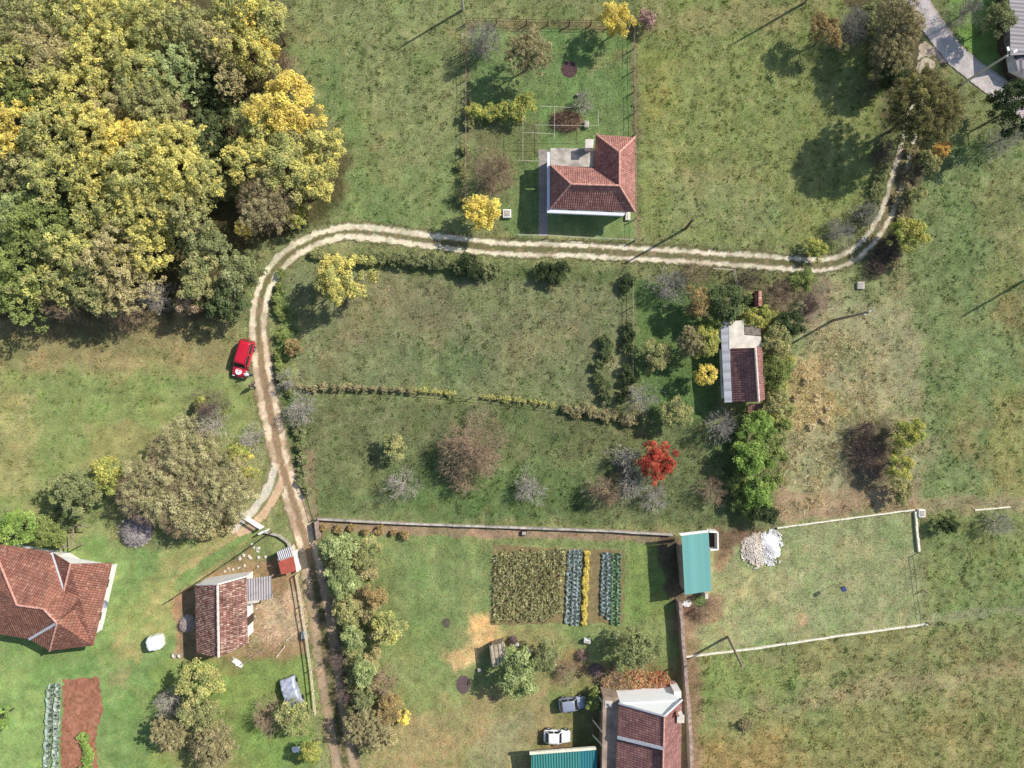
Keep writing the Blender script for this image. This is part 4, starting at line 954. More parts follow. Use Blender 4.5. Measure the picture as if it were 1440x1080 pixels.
place_row('shrub', 'shrub', along([(1246,195),(1240,240),(1226,285),(1205,322)], 10, 4), 'greygreen', .75, 1.0, 'grey green shrub on the inner side of the track curve', 'shrubs inside the track curve')
place_row('shrub', 'shrub', along([(655,180),(650,230),(648,280)], 5, 5), 'olive', .7, 1.0, 'dull shrub along the left fence of the white house', 'shrubs along the left fence')
place_row('shrub', 'shrub', along([(1040,590),(1045,640),(1040,690),(1050,720)], 9, 9), 'green', 1.0, 1.8, 'green bush on the left flank of the lush strip', 'green bushes flanking the lush strip')
place_row('shrub', 'shrub', along([(455,741),(520,747),(570,749)], 7, 3), 'rust', .6, .9, 'yellowish shrub at the left foot of the long stone wall', 'yellowish shrubs under the wall')
place_row('shrub', 'shrub', [(1075,510),(1085,540),(1078,480),(1100,600),(1098,640),(1088,670)], 'green', 1.0, 2.0, 'green bush close to the right side of the cottage and the lush strip', 'green bushes right of the cottage')
place_row('shrub', 'shrub', [(1140,600),(1160,590),(1120,560),(1150,560),(1135,535),(1165,575)], 'straw', .55, .5, 'pale tan weed tussock on the dry ground', 'tan weed tussocks on the dry ground', leaf=.12)
place_row('shrub', 'shrub', [(60,150),(150,120),(110,165),(60,215),(165,225),(215,120),(240,145),(290,160),(300,225),(310,270),(270,200),(230,330),(60,280),(120,325),(180,320),(20,205),(280,100),(320,160),(185,60),(110,50),(255,275),(330,60),(60,60),(235,70),(340,270),(320,215)], 'olive', 1.9, 3.4, 'low green understory bush in a gap of the dense wood', 'understory bushes in the gaps of the wood', leaf=.17)
place_row('shrub', 'shrub', along([(466,765),(474,800),(484,860),(492,905),(500,950),(504,1000),(520,1045)], 20, 6), 'olive', 1.15, 2.0, 'olive shrub filling the orchard row beside the track', 'shrubs filling the orchard row')
place_row('shrub', 'shrub', along([(500,790),(520,810),(505,850),(525,880),(520,915),(535,960),(540,1000),(548,1030)], 18, 9), 'tanol', 1.0, 1.7, 'tan olive shrub on the lawn side of the orchard row', 'shrubs on the lawn side of the orchard row')
place_row('shrub', 'shrub', along([(1225,12),(1240,60),(1238,95),(1245,125)], 9, 7), 'greygreen', 1.3, 2.2, 'grey green shrub on the field side of the roadside hedge', 'shrubs on the field side of the roadside hedge')
place_row('shrub', 'shrub', [(1100,490),(1108,510),(1098,545),(1108,575),(1090,590),(1080,460),(1045,440),(1050,420),(1085,435)], 'oliveyel', 1.1, 1.8, 'yellow olive bush around the right side of the tiled cottage', 'yellow olive bushes right of the cottage')
place_row('shrub', 'shrub', along([(440,360),(470,362),(500,368)], 6, 4), 'olive', .7, .8, 'low olive weed bush on the inner edge of the track bend', 'weed bushes on the inner bend')
place_row('shrub', 'shrub', along([(235,738),(280,748),(330,735)], 6, 6), 'tanol', 1.1, 1.6, 'pale scrub bush at the lower edge of the brown thicket', 'scrub bushes under the thicket')
# red creeper mass
P_ = [W(*p) for p in ((850,975),(842,950),(870,938),(930,940),(948,955),(945,978),(900,984))]
n = 5200; x = rng.uniform(*[f(p[0] for p in P_) for f in (min, max)], n); y = rng.uniform(*[f(p[1] for p in P_) for f in (min, max)], n); m = psdf(x, y, P_) + .8 * (fbm(x, y, .8, 7) - .5) > 0; x, y = x[m], y[m]
z = .3 + 1.1 * fbm(x, y, .9, 8) + rng.uniform(-.1, .15, len(x)); pc = np.array([lin(c) * 1.2 for c in ((184,132,98),(176,96,74),(176,158,104),(160,142,112),(190,150,116))]); right = (x - x.min()) / (x.max() - x.min())
ci = (right * 2.2 * rng.random(len(x)) + rng.random(len(x)) * 1.2); cc = 1.05 * pc[np.where(ci > 1.5, rng.integers(0, 2, len(x)), rng.integers(2, 5, len(x)))] * rng.uniform(.7, 1.3, (len(x), 1))
nn = rng.normal(0, .6, (len(x), 3)) + np.array([0, 0, 1]); t_ = np.cross(nn, rng.normal(size=nn.shape)); t_ /= np.linalg.norm(t_, axis=1)[:, None]; b_ = np.cross(nn / np.linalg.norm(nn, axis=1)[:, None], t_); Q = np.stack([x, y, z], 1)
tag(bulk('red_creeper', np.stack([Q - t_ * .11, Q - b_ * .08, Q + t_ * .11, Q + b_ * .08], 1), cc, M['leaf']), 'tangled reddish creeper and dry scrub above the white gabled house', 'creeper', kind='stuff')

# ---- vegetable plots
P_ = [W(*p) for p in ((700,772),(794,772),(792,860),(770,872),(694,874),(692,800))]
ux, uy = np.meshgrid(np.arange(min(p[0] for p in P_), max(p[0] for p in P_), .36), np.arange(min(p[1] for p in P_), max(p[1] for p in P_), .3)); ux = ux.ravel() + rng.normal(0, .05, ux.size); uy = uy.ravel() + rng.normal(0, .07, ux.size)
m = (psdf(ux, uy, P_) + .7 * (fbm(ux, uy, 1.0, 9) - .5) > .1) & (rng.random(len(ux)) > .12); ux, uy = ux[m], uy[m]; k = 26; n = len(ux) * k
hh = np.repeat(rng.uniform(.35, .75, len(ux)), k); pc = np.array([lin(c) * 1.25 for c in ((198,192,144),(176,172,122),(150,150,104),(222,216,180),(120,128,88))])
cc = pc[rng.integers(0, 5, n)] * rng.uniform(.7, 1.3, (n, 1)) * np.repeat(rng.uniform(.8, 1.2, (len(ux), 1)), k, 0)
V, C_ = blades(np.repeat(ux, k) + rng.normal(0, .07, n), np.repeat(uy, k) + rng.normal(0, .07, n), hh * rng.uniform(.4, 1, n), rng.uniform(.03, .06, n), cc, lean=.7)
V[:, :, 2] += rng.uniform(0, .35, n)[:, None]
tag(bulk('bean_crop', V, C_, M['leaf']), 'dense yellowing crop filling the soil bed left of the cabbage rows', 'crop', kind='stuff')
def cabbage_mesh(pal, name):
    q = []; cc = []
    for ring, (nl, r0, r1, z0, z1, wd) in enumerate(((6, .05, .27, .06, .16, .13), (6, .04, .20, .10, .26, .11), (5, .02, .12, .16, .30, .08))):
        for i in range(nl):
            a = 2 * PI * (i + ring * .5) / nl + random.uniform(-.2, .2); d = np.array([math.cos(a), math.sin(a), 0]); s = np.array([-d[1], d[0], 0])
            A = d * r0 + [0, 0, z0]; B_ = d * (r0 + r1) / 2 + [0, 0, (z0 + z1) / 2]; T = d * r1 + [0, 0, z1]
            for sg in (-1, 1):
                q.append([A, B_ + s * wd * sg + [0, 0, .04], T + s * wd * .5 * sg + [0, 0, .02], T]); q.append([A, B_ + s * wd * sg + [0, 0, .04], T, B_])
                c = lin(pal[random.randrange(len(pal))]) * random.uniform(.8, 1.2); cc += [c, c * .9]
    return bulk(name, np.array(q), np.array(cc), M['leaf'], None, origin=(0, 0, 0))
def cab_rows(rows, pal, group, sp=5.2):
    for lab, (a, b) in rows:
        n = max(2, int(math.hypot(b[0] - a[0], b[1] - a[1]) / sp)); pr = cabbage_mesh(pal, 'cabbage')
        for i in range(n + 1):
            o = pr if i == 0 else pr.copy()
            if i: COL.objects.link(o)
            t = i / n; x, y = W(a[0] + (b[0] - a[0]) * t + random.uniform(-.6, .6), a[1] + (b[1] - a[1]) * t + random.uniform(-1, 1)); s = random.uniform(.95, 1.4) * (1.25 if a[0] < 200 else 1)
            o.location = (x, y, rel(x, y) + .01); o.rotation_euler = (0, 0, random.uniform(0, 6)); o.scale = (s, s, s); tag(o, lab, 'cabbage', group)
blue = [(196,208,204),(168,186,180),(216,224,218),(140,160,152)]; gr = [(150,184,138),(176,200,160),(120,158,110),(190,208,190)]
cab_rows([('blue grey cabbage in the left row of the middle garden', ((802,775),(797,872))), ('blue grey cabbage in the second row of the middle garden', ((809,774),(805,876))), ('blue grey cabbage in the third row, beside the yellow flowers', ((815,774),(811,876)))], blue, 'cabbages beside the yellow row')
cab_rows([('blue grey cabbage in the row right of the bare strip', ((849,779),(847,862))), ('blue grey cabbage in the second row right of the bare strip', ((856,779),(855,866)))], blue, 'cabbages right of the bare strip')
cab_rows([('green cabbage in the inner of the two rightmost rows', ((863,781),(861,876))), ('green cabbage in the outermost right row', ((870,781),(869,875)))], gr, 'green cabbages of the rightmost rows')
cab_rows([('pale blue cabbage in the left row by the large house', ((73,965),(66,1082))), ('pale blue cabbage in the right row by the large house', ((84,962),(79,1082)))], [(196,210,196),(170,190,176),(214,222,208)], 'cabbages in the rows by the large house', sp=4.6)
place_row('flower_plant', 'plant', along([(826,778),(823,830),(821,876)], 24, .8), 'gold', .36, .5, 'yellow plant in the row between the cabbages', 'yellow plants between the cabbage rows', leaf=.10)
place_row('flower_plant', 'plant', along([(121,1036),(124,1060),(120,1084)], 8, 4), 'lime', .7, .7, 'bright green plant at the lower right of the bare soil bed', 'green plants beside the soil bed', leaf=.12)
# ================= BUILDINGS
def P3(l): return [W3(p) for p in l]
def inset(poly, d):
    """shrink a polygon towards its centre by d metres (corner bisector)"""
    n = len(poly); a = sum(poly[i][0]*poly[(i+1)%n][1] - poly[(i+1)%n][0]*poly[i][1] for i in range(n)); sg = 1 if a > 0 else -1; out = []
    for i in range(n):
        p0, p1, p2 = Vector(poly[i-1]), Vector(poly[i]), Vector(poly[(i+1) % n]); e1 = (p1 - p0).normalized(); e2 = (p2 - p1).normalized()
        n1 = Vector((-e1.y, e1.x)) * sg; n2 = Vector((-e2.y, e2.x)) * sg; b = (n1 + n2)
        b = b / max(.3, b.length_squared) * 2 if b.length > .1 else n1
        out.append(tuple(p1 + b * d))
    return out
def walls(t, poly, z1, mat, name='wall', holes=True, sill=1.0, wmat='white', doors=(0,), skip=()):
    """poly in world metres; windows and a door set on the long sides"""
    MB().prism(poly, -.4, z1).build(name, mat, t)
    if not holes: return
    n = len(poly); a = sum(poly[i][0]*poly[(i+1)%n][1] - poly[(i+1)%n][0]*poly[i][1] for i in range(n)); sg = 1 if a > 0 else -1; k = 0
    for i in range(n):
        p, q = Vector(poly[i]), Vector(poly[(i+1) % n]); l = (q - p).length
        if l < 2.6 or i in skip: continue
        d = (q - p) / l; nr = Vector((d.y, -d.x)) * sg; m = max(1, int(l / 3.2)); ang = math.atan2(d.y, d.x)
        for j in range(m):
            c = p + d * l * (j + .5) / m; k += 1
            if (k - 1) in doors:
                MB().obox((c.x + nr.x*.02, c.y + nr.y*.02, 1.02), (.95, .08, 2.05), ang).build('door', M['wood_dark'], t)
            else:
                zc = min(z1 - .9, sill + .6); f = MB().obox((c.x + nr.x*.02, c.y + nr.y*.02, zc), (1.1, .08, 1.2), ang).build('window', M[wmat], t)
                MB().obox((c.x + nr.x*.045, c.y + nr.y*.045, zc), (.94, .06, 1.04), ang).build('pane', M['glass'], f)
def roof(t, faces, mat, thick=.14, ridges=(), rmat='ridge', name='roof', rr=.11):
    r = MB().shell([P3(f) for f in faces], thick).build(name, M[mat], t)
    for a, b in ridges:
        a, b = Vector(W3(a)), Vector(W3(b)); n = max(2, int((b - a).length / .35)); d = Vector((0, 0, .02))
        mb = MB(); pts = []; rs = []
        for i in range(n + 1):
            pts.append(a.lerp(b, i / n) + d); rs.append(rr * (1.12 if i % 2 else .92))
        mb.tube(pts, rs, 8).build('ridge_cap', M[rmat], r)
    return r
def root(name, label, cat, px, py, group=None):
    x, y = W(px, py); return thing(name, label, cat, (x, y, 0), group)
def gutter(t, a, b, mat='steel', r=.07): MB().tube([W3(a), W3(b)], r, 8).build('gutter', M[mat], t)

# A: white house with hipped L roof
t = root('house', 'white house with hipped salmon tiled roof and flat concrete terrace, inside the fenced lawn', 'house', 830, 250)
e, rg = 3.3, 5.9
a=(774,232,e); b=(774,293,e); c=(893,298,e); d=(893,193,e); e_=(838,189,e); f=(835,236,e); r1=(803,259,rg); r2=(871,261,rg); r3=(871,214,rg)
roof(t, [[a,b,r1],[b,c,r2,r1],[c,d,r3,r2],[d,e_,r3],[e_,f,r2,r3],[f,a,r1,r2]], 'tile_a', ridges=[(r1,r2),(r2,r3),(r1,a),(r1,b),(r2,c),(r3,d),(r3,e_)])
wl = inset([W(*p) for p in (b, c, d, e_, f, a)], .5); walls(t, wl, e - .05, M['white_wall'])
ter = [W(774,208,3.0), W(836,209,3.0), W(836,235,3.0), W(774,233,3.0)]
MB().prism(ter, 2.8, 3.0).build('terrace_slab', M['concrete'], t); MB().prism(inset(ter, .35), -.3, 2.797).build('terrace_wall', M['white_wall'], t)
MB().prism([W(769.5,214,3.1), W(773.2,214,3.1), W(773.2,297,3.1), W(769.5,297,3.1)], 2.75, 3.15).build('ledge', M['bluewhite'], t)
MB().prism([W(769.5,294.5,3.1), W(880,299.5,3.1), W(877,303.5,3.1), W(769.5,299,3.1)], 2.72, 3.12).build('ledge', M['bluewhite'], t)
ch = MB().prism([W(824,198,4.4), W(834,197,4.4), W(833,207,4.4), W(824,207,4.4)], 2.9, 4.4).build('chimney', M['white_wall'], t)
MB().prism([W(823,196,4.5), W(835,195.5,4.5), W(834,208,4.5), W(823,208,4.5)], 4.403, 4.52).build('chimney_cap', M['concrete_pale'], ch)
MB().prism([W(880,299), W(886,299), W(886,310), W(879,310)], -.2, .25).build('doorstep', M['concrete_pale'], t)
# B: tiled cottage
t = root('cottage', 'narrow cottage with maroon tiled roof, pale strip roof and patched concrete slab among trees', 'house', 1045, 515)
e, rg = 3.0, 4.9
A1=(1027,490,e); A2=(1030,565,e); R1=(1062,489,rg); R2=(1067,565,rg); B1=(1072,488,e+.2); B2=(1076,562,e+.2)
roof(t, [[A1,A2,R2,R1],[R1,R2,B2,B1]], 'tile_g', ridges=[(R1,R2)], rmat='ridge_pale', rr=.13)
wl = inset([W(*p) for p in ((1015,453,2.7),(1019,566,2.7),(1076,563,3),(1072,455,3))], .4); walls(t, wl, 2.62, M['white_wall'])
g1 = [W3((1062,489,rg-.2)), W3((1029,490,e-.1)), W3((1071,488,e-.1))]
for s_ in (0, 1):
    q = [Vector(v) for v in ([W3((1030,490.8,2.7)), W3((1062,490.8,rg-.2)), W3((1070,490,2.7))] if not s_ else [W3((1032,563,2.7)), W3((1067,563,rg-.2)), W3((1074,561,2.7))])]
    MB().add(q + [v + Vector((0, .15 if s_ else -.15, 0)) for v in q], [(0,1,2),(5,4,3),(0,3,4,1),(1,4,5,2),(2,5,3,0)]).build('gable', M['white_wall'], t)
MB().shell([P3([(1013,452,2.75),(1019,566,2.75),(1029.5,565.5,3.0),(1024.5,452,3.0)])], .08).build('strip_roof', M['strip_sheet'], t)
MB().prism([W(1024.8,451.5,3.02), W(1046,450.5,3.02), W(1046.5,471,3.02), W(1070,473,3.02), W(1072,490,3.02), W(1025.5,491,3.02)], 2.8, 3.02).build('slab', M['concrete_pale'], t)
MB().prism([W(1047,457,2.9), W(1069.5,459,2.9), W(1070,472,2.9), W(1047,470,2.9)], 2.64, 2.9).build('mossy_slab', M['moss'], t)
MB().shell([P3([(1053,568,2.5),(1074,567,2.5),(1071,584,1.9),(1051,584,1.9)])], .1).build('porch_roof', M['tile_g'], t)
for px, py in ((1053,581),(1069,581)): x, y = W(px, py, 1.8); MB().box(x-.07, x+.07, y-.07, y+.07, -.2, 1.85).build('post', M['wood_dark'], t)
for k in range(4):
    x0, y0 = W(1074, 561 + k * 5, 1.6); MB().beam((x0, y0, 1.6), (x0 + .8, y0 + .1, 1.65), .07).build('beam', M['wood'], t)
# small tiled shed above the cottage
t = root('garden_shed', 'tiny shed with pinkish tiled roof above the cottage by the track', 'shed', 1066, 420)
roof(t, [[(1061,409,2.1),(1061.5,430,2.1),(1067,430.5,2.5),(1066.5,409,2.5)],[(1066.5,409,2.5),(1067,430.5,2.5),(1072,430,2.2),(1071,409,2.2)]], 'tile_b', thick=.08)
MB().prism(inset([W(1061,409,2), W(1061.5,430,2), W(1072,430,2), W(1071,409,2)], .12), -.2, 2.0).build('wall', M['wood_dark'], t)
# C: large tiled house
t = root('house', 'large white house with many-sloped red tiled roof at the left border', 'house', 70, 845)
e = 3.0; hp = 6.8; k1=(24,851,hp); k2=(61,856,hp-.1); k3=(80,876,5.8); g0=(99,793,5.4); v0=(90,830,4.6)
tl=(-12,764,e+.6); tr_=(73,777,e+.6); br_=(131,908,e); bl_=(70,915,e); b1=(41,899,e+.1); b0=(0,892,e+.2); bb=(-60,886,e+.2); re=(157,792,e); lf=(-62,780,e+.4)
roof(t, [[tl,tr_,v0,k2,k1],[g0,re,br_,bl_,k3,k2,v0],[tr_,g0,v0],[k1,k2,k3,b1,b0],[k3,bl_,b1],[tl,k1,b0,bb,lf]], 'tile_c', ridges=[(k1,k2),(k2,k3),(k3,bl_),(k1,tl),(g0,v0)])
for A_, B_ in ((k3,b1),(tr_,v0)): 
    va, vb = Vector(W3(A_)) + Vector((0,0,.05)), Vector(W3(B_)) + Vector((0,0,.05)); MB().beam(va, vb, .28, .07).build('flashing', M['flash'], t)
wl = inset([W(*p) for p in (tr_, (99,793,e+.6), re, br_, bl_, b1, b0, bb, lf, tl)], .85); walls(t, wl, e - .12, M['white_wall'], doors=(3,))
q = [Vector(W3(p)) for p in ((76,779.5,e-.2),(99,794.5,5.15),(155,793.5,e-.2))]
MB().add(q + [v + Vector((0, -.25, 0)) for v in q], [(0,1,2),(5,4,3),(0,3,4,1),(1,4,5,2),(2,5,3,0)]).build('gable', M['white_wall'], t)

dx, dy = W(148, 849, 2.6); dish = MB().lathe((dx, dy, 2.6), [(.02,0),(.25,.05),(.45,.16),(.46,.18),(.25,.09),(.02,.04)], 16).build('satellite_dish', M['steel'], t); MB().tube([(dx-.5, dy, 2.3), (dx, dy, 2.62)], .03, 6).build('bracket', M['steel'], dish)
# D: old tiled shed
t = root('shed', 'old shed with weathered gabled tile roof and grey lean-to in the bare yard', 'shed', 312, 870)
e, rg = 2.9, 4.9
l1=(274,824,e); l2=(276.5,919,e); R1=(306,823,rg); R2=(307.5,924,rg); q1=(346,812,e); q2=(348,907,e)
roof(t, [[l1,l2,R2,R1],[R1,R2,q2,q1]], 'tile_d', ridges=[(R1,R2)], rmat='ridge_pale', rr=.14)
wp = [W(*p) for p in ((273,819,e),(346.5,808,e),(347,904,e),(276.5,917,e))]; wl = inset(wp, .3); walls(t, wl, e - .15, M['white_wall'], holes=True, doors=(1,), skip=(0,))
for A_, B_, C_2, dd in (((276,821.5,2.8),(306,821,rg-.25),(345,810.5,2.8), -.2), ((279,916,2.8),(307.5,919,rg-.25),(345,904,2.8), .15)):
    q = [Vector(W3(p)) for p in (A_, B_, C_2)]; MB().add(q + [v + Vector((0, dd, 0)) for v in q], [(0,1,2),(5,4,3),(0,3,4,1),(1,4,5,2),(2,5,3,0)]).build('gable', M['white_wall'], t)
MB().shell([P3([(347,814,2.6),(381,810,2.3),(383,842,2.3),(346,847,2.6)])], .06).build('lean_to_roof', corrm('weathered_boards_roof', L3(176,168,166), pitch=.28, axis=1, depth=.05, rust=.4, rustcol=L3(110,100,96)), t)
for px, py in ((378,813),(379,839)): x, y = W(px, py, 2.2); MB().box(x-.07, x+.07, y-.07, y+.07, -.2, 2.25).build('post', M['wood'], t)
MB().prism([W(346,845.5,2.5), W(364,843.5,2.5), W(364,847,2.5), W(346,849.5,2.5)], 2.3, 2.63).build('fascia', M['concrete_pale'], t)
# E: coop
t = root('coop', 'small coop with faded red roof and pale corrugated front roof beside the track', 'coop', 402, 790)
MB().shell([P3([(391,790,2.2),(412.5,782.5,2.2),(416.5,803,1.9),(395.5,808,1.9)])], .06).build('red_roof', M['red_sheet'], t)
MB().shell([P3([(389.5,776,2.05),(408.5,768.5,2.05),(411.5,781.5,2.15),(391,788.5,2.15)])], .05).build('corrugated_roof', M['grey_sheet'], t)
MB().prism(inset([W(389,775,1.9), W(408,768,1.9), W(416,802,1.9), W(396,807,1.9)], .15), -.2, 1.85).build('wall', M['concrete_pale'], t)
MB().prism([W(410.5,776,1.0), W(415,775,1.0), W(420.5,803,1.0), W(417,805,1.0)], -.2, 1.0).build('side_wall', M['white_wall'], t)
# F: turquoise barn
t = root('barn', 'long narrow barn with smooth turquoise sheet roof', 'barn', 978, 792)
cs = [(958.5,754,3.3),(996.5,749,3.9),(1000.5,831,3.9),(963,836.5,3.3)]
MB().shell([P3(cs)], .07).build('roof', M['teal'], t)
wl = [W(*p) for p in ((960,772,3.2),(996,768,3.2),(999,829,3.2),(965,834,3.2))]; MB().prism(wl, -.3, 3.15).build('wall', M['concrete_dark'], t)
MB().prism([W(955,750.5,3.3), W(996,745.5,3.3), W(996.3,748.8,3.3), W(958,753.5,3.3)], 3.05, 3.3).build('fascia', M['white_wall'], t)
x0, y0 = W(993.5, 838, 1.6); MB().box(x0-.18, x0+.18, y0-.3, y0+.3, -.2, 1.7).build('pillar', M['concrete_pale'], t)
t = root('concrete_pen', 'small open concrete pen with white rim attached right of the turquoise barn', 'pen', 1003, 760)
o4 = [W(997.5,748,1.3), W(1009.5,748.5,1.3), W(1010,773,1.3), W(999,773.5,1.3)]
for i in range(4):
    if i == 3: continue
    a_, b_ = Vector(o4[i]), Vector(o4[(i+1)%4]); MB().beam((a_.x,a_.y,.5), (b_.x,b_.y,.5), .16, 1.6).build('rim_wall', M['white_wall'], t)
MB().prism(inset(o4, .1), -.1, .12).build('floor', M['wood_dark'], t)
# G: gabled house, bottom right
t = root('house', 'house with tall white gable and maroon tiled roof at the bottom border', 'house', 912, 1040)
e, rg = 4.4, 7.2
a1=(870,990,e); rr1=(934,1008,rg); a2=(868.5,1035,e); rr2=(932.8,1051,rg); a3=(866.5,1110,e-.15); rr3=(931,1122,rg-.05); q1=(959,984.5,e); q2=(957,1112,e)
roof(t, [[a1,a2,rr2,rr1],[rr1,rr3,q2,q1]], 'tile_g', ridges=[(rr1,rr3)], rr=.1)
roof(t, [[(867.5,1040,e-.25),(865.5,1112,e-.25),(931,1123,rg-.3),(932.3,1055,rg-.3)]], 'tile_g', name='lower_roof')
va, vb = Vector(W3((868.2,1037,e+.03))), Vector(W3((932.4,1052.5,rg+.03))); MB().beam(va, vb, .34, .1).build('flashing', M['flash'], t)
bw = [W(*p) for p in ((873,990,e),(956,985,e),(955,1112,e),(869,1112,e))]; walls(t, bw, e - .2, M['gable'], doors=(99,), skip=(0,))
q = [Vector(W3(p)) for p in ((873,989.7,e-.25),(934,1006,rg-.22),(955,985.2,e-.25))]
MB().add(q + [v + Vector((0, -.3, 0)) for v in q], [(0,1,2),(5,4,3),(0,3,4,1),(1,4,5,2),(2,5,3,0)]).build('gable', M['gable'], t)
va, vb, vc = Vector(W3((870,989,e+.04))), Vector(W3((934,1007,rg+.05))), Vector(W3((959,984,e+.04)))
MB().beam(va, vb, .16, .16).build('verge_board', M['flash'], t); MB().beam(vb, vc, .16, .16).build('verge_board', M['flash'], t)
dm = MB().shell([P3([(943,1012,5.9),(951,998,5.9),(951,1006,6.2)]), P3([(951,1006,6.2),(951,998,5.9),(956,1008,5.9)])], .06).build('dormer', M['tile_c'], t)
x, y = W(957, 1010, 5.6); chh = MB().box(x-.35, x+.3, y-.35, y+.35, 4.2, 5.7).build('chimney', M['white_wall'], t); MB().box(x-.42, x+.37, y-.42, y+.42, 5.702, 5.8).build('chimney_cap', M['concrete_pale'], chh)
x, y = W(953, 977, 3.0); MB().box(x-.4, x+.4, y-.35, y+.35, -.2, 3.0).build('flue_box', M['white_wall'], t)
tp = [W(848,979,3.2), W(870,981,3.2), W(867,1112,3.2), W(846,1112,3.2)]
MB().prism(tp, -.3, 3.2).build('terrace', M['concrete_dark'], t)
x, y = W(856, 990, 3.2); MB().box(x-.4, x+.4, y-.35, y+.35, 3.2, 3.26).build('slab', M['concrete_pale'], t)
for (p, q_) in (((834,1013),(847,1029)), ((834,1034),(847,1048)), ((841,978),(848,988))):
    a_, b_ = W(p[0], p[1], 2.0), W(q_[0], q_[1], 3.1); MB().beam((a_[0], a_[1], 2.0), (b_[0], b_[1], 3.1), .14).build('beam', M['wood_pale'], t); MB().box(a_[0]-.06, a_[0]+.06, a_[1]-.06, a_[1]+.06, -.2, 2.05).build('post', M['wood'], t)
# H: teal sheet garage
t = root('garage', 'garage with ribbed teal sheet roof and cream edge at the bottom border', 'garage', 793, 1085)
MB().shell([P3([(747,1062,2.5),(815,1056.5,2.5),(815,1125,1.8),(747,1125,1.8)])], .06).build('roof', M['teal2'], t)
MB().shell([P3([(815.3,1056.5,2.5),(840,1055,2.5),(840,1125,1.7),(815.3,1125,1.7)])], .06).build('side_roof', M['teal3'], t)
MB().prism([W(744.5,1058,2.6), W(838,1050.8,2.6), W(838.5,1054.5,2.6), W(745,1061.7,2.6)], 2.3, 2.6).build('fascia', M['curb'], t)
MB().prism([W(749,1080,2.0), W(837,1076,2.0), W(837,1125,2.0), W(749,1125,2.0)], -.2, 1.62).build('wall', M['concrete_pale'], t)
# I: grey barn top right
t = root('barn', 'barn with dark grey roof cut by the top right border', 'barn', 1432, 35)
rf = MB().shell([P3([(1409,-30,1.8),(1413,62,1.8),(1421,76,2.6),(1419,-30,2.6)]), P3([(1419,-30,2.6),(1421,78,2.6),(1475,74,1.8),(1475,-30,1.8)])], .12).build('roof', M['barn_roof'], t)
MB().prism([W(1414,-30,1.6), W(1417,62,1.6), W(1423,72,1.6), W(1475,70,1.6), W(1475,-30,1.6)], -.3, 1.65).build('wall', M['wood_dark'], t)
MB().shell([P3([(1415,79,1.5),(1425,78.5,1.9),(1432,100,1.7),(1440,112,1.2),(1419,101,1.2)])], .08).build('lean_to_roof', M['concrete_pale'], t)
MB().shell([P3([(1425.3,78.5,1.85),(1475,76,1.8),(1475,125,1.2),(1440.5,112,1.2),(1432.3,100,1.7)])], .08).build('annex_roof', M['barn_roof'], t)
MB().prism([W(1420,80,1.1), W(1475,80,1.1), W(1475,118,1.1), W(1440,108,1.1), W(1422,100,1.1)], -.3, 1.08).build('annex_wall', M['wood_dark'], t)
# J: plank roofed hut
t = root('hut', 'little hut with silvery plank roof in the middle garden', 'hut', 700, 920)
cs = [(688,908,1.9),(710,903,2.3),(713.5,932,2.2),(692,938,1.9)]
MB().prism(inset([W(*p) for p in cs], .2), -.2, 1.75).build('wall', M['wood'], t)
for k in range(12):
    f0 = k / 12; f1 = (k + .82) / 12; L_ = lambda a_, b_, f: tuple(a_[i] + (b_[i] - a_[i]) * f for i in range(3))
    j = random.uniform(-1.2, 1.2)
    q = [L_(cs[0], cs[1], f0), L_(cs[0], cs[1], f1), L_(cs[3], cs[2], f1), L_(cs[3], cs[2], f0)]; q = [(p[0], p[1] + j, p[2] + (.04 if k % 2 else 0)) for p in q]
    MB().shell([P3(q)], .05).build('roof_plank', M['wood_pale' if k % 3 else 'wood'], t)

# ================= WALLS, FENCES, GATES
def low_wall(name, label, cat, pts, w, h, mat, z0=-.2, parts=None, group=None):
    c = pts[len(pts)//2]; t = root(name, label, cat, *c, group=group); n = 0
    for a_, b_ in zip(pts[:-1], pts[1:]):
        A_, B_ = Vector(W(*a_)), Vector(W(*b_)); l = (B_ - A_).length; k = max(1, int(l / 1.2)); mb = MB(); d = (B_ - A_).normalized()
        for i in range(k):
            p, q_ = A_.lerp(B_, i / k), A_.lerp(B_, (i + 1) / k) - d * .012; hh = h + random.uniform(-.04, .04) + rel(p.x, p.y) * .5; ww = w * random.uniform(.92, 1.08); s = Vector((-d.y, d.x)) * random.uniform(-.015, .015)
            mb.beam((p.x + s.x, p.y + s.y, (hh + z0) / 2), (q_.x + s.x, q_.y + s.y, (hh + z0) / 2), ww, hh - z0)
        mb.build('section', M[mat], t)
    return t
low_wall('stone_wall', 'long weathered wall with pale top between the overgrown field and the gardens', 'wall', [(448,729),(560,735),(700,740),(840,745),(945,751)], .22, .55, 'concrete')
low_wall('stone_wall', 'short wall end turning down at the left corner of the long wall', 'wall', [(447,731),(450,755)], .25, 1.2, 'wallstone')
low_wall('stone_wall', 'brown weathered wall running down beside the white gabled house', 'wall', [(953,842),(957,900),(962,960),(967,1020),(970,1100)], .38, 1.5, 'wallstone')
low_wall('curb_wall', 'white curb along the top of the mown square plot', 'curb', [(1092,742),(1180,730),(1285,716.5)], .16, .3, 'curb')
low_wall('curb_wall', 'white curb on the right side of the mown square plot', 'curb', [(1286,719),(1291,775)], .24, .3, 'curb')
low_wall('curb_wall', 'long white curb along the bottom of the mown square plot', 'curb', [(964,922.5),(1060,911),(1180,893),(1303,876.5)], .20, .3, 'curb')
low_wall('curb_wall', 'faint pale curb stub at the right border beyond the plot corner', 'curb', [(1370,717),(1420,713)], .16, .12, 'curb')
low_wall('yard_wall', 'thin curved concrete wall at the top of the bare yard', 'wall', [(372,747),(392,752),(406,762),(413,780)], .2, .5, 'concrete')
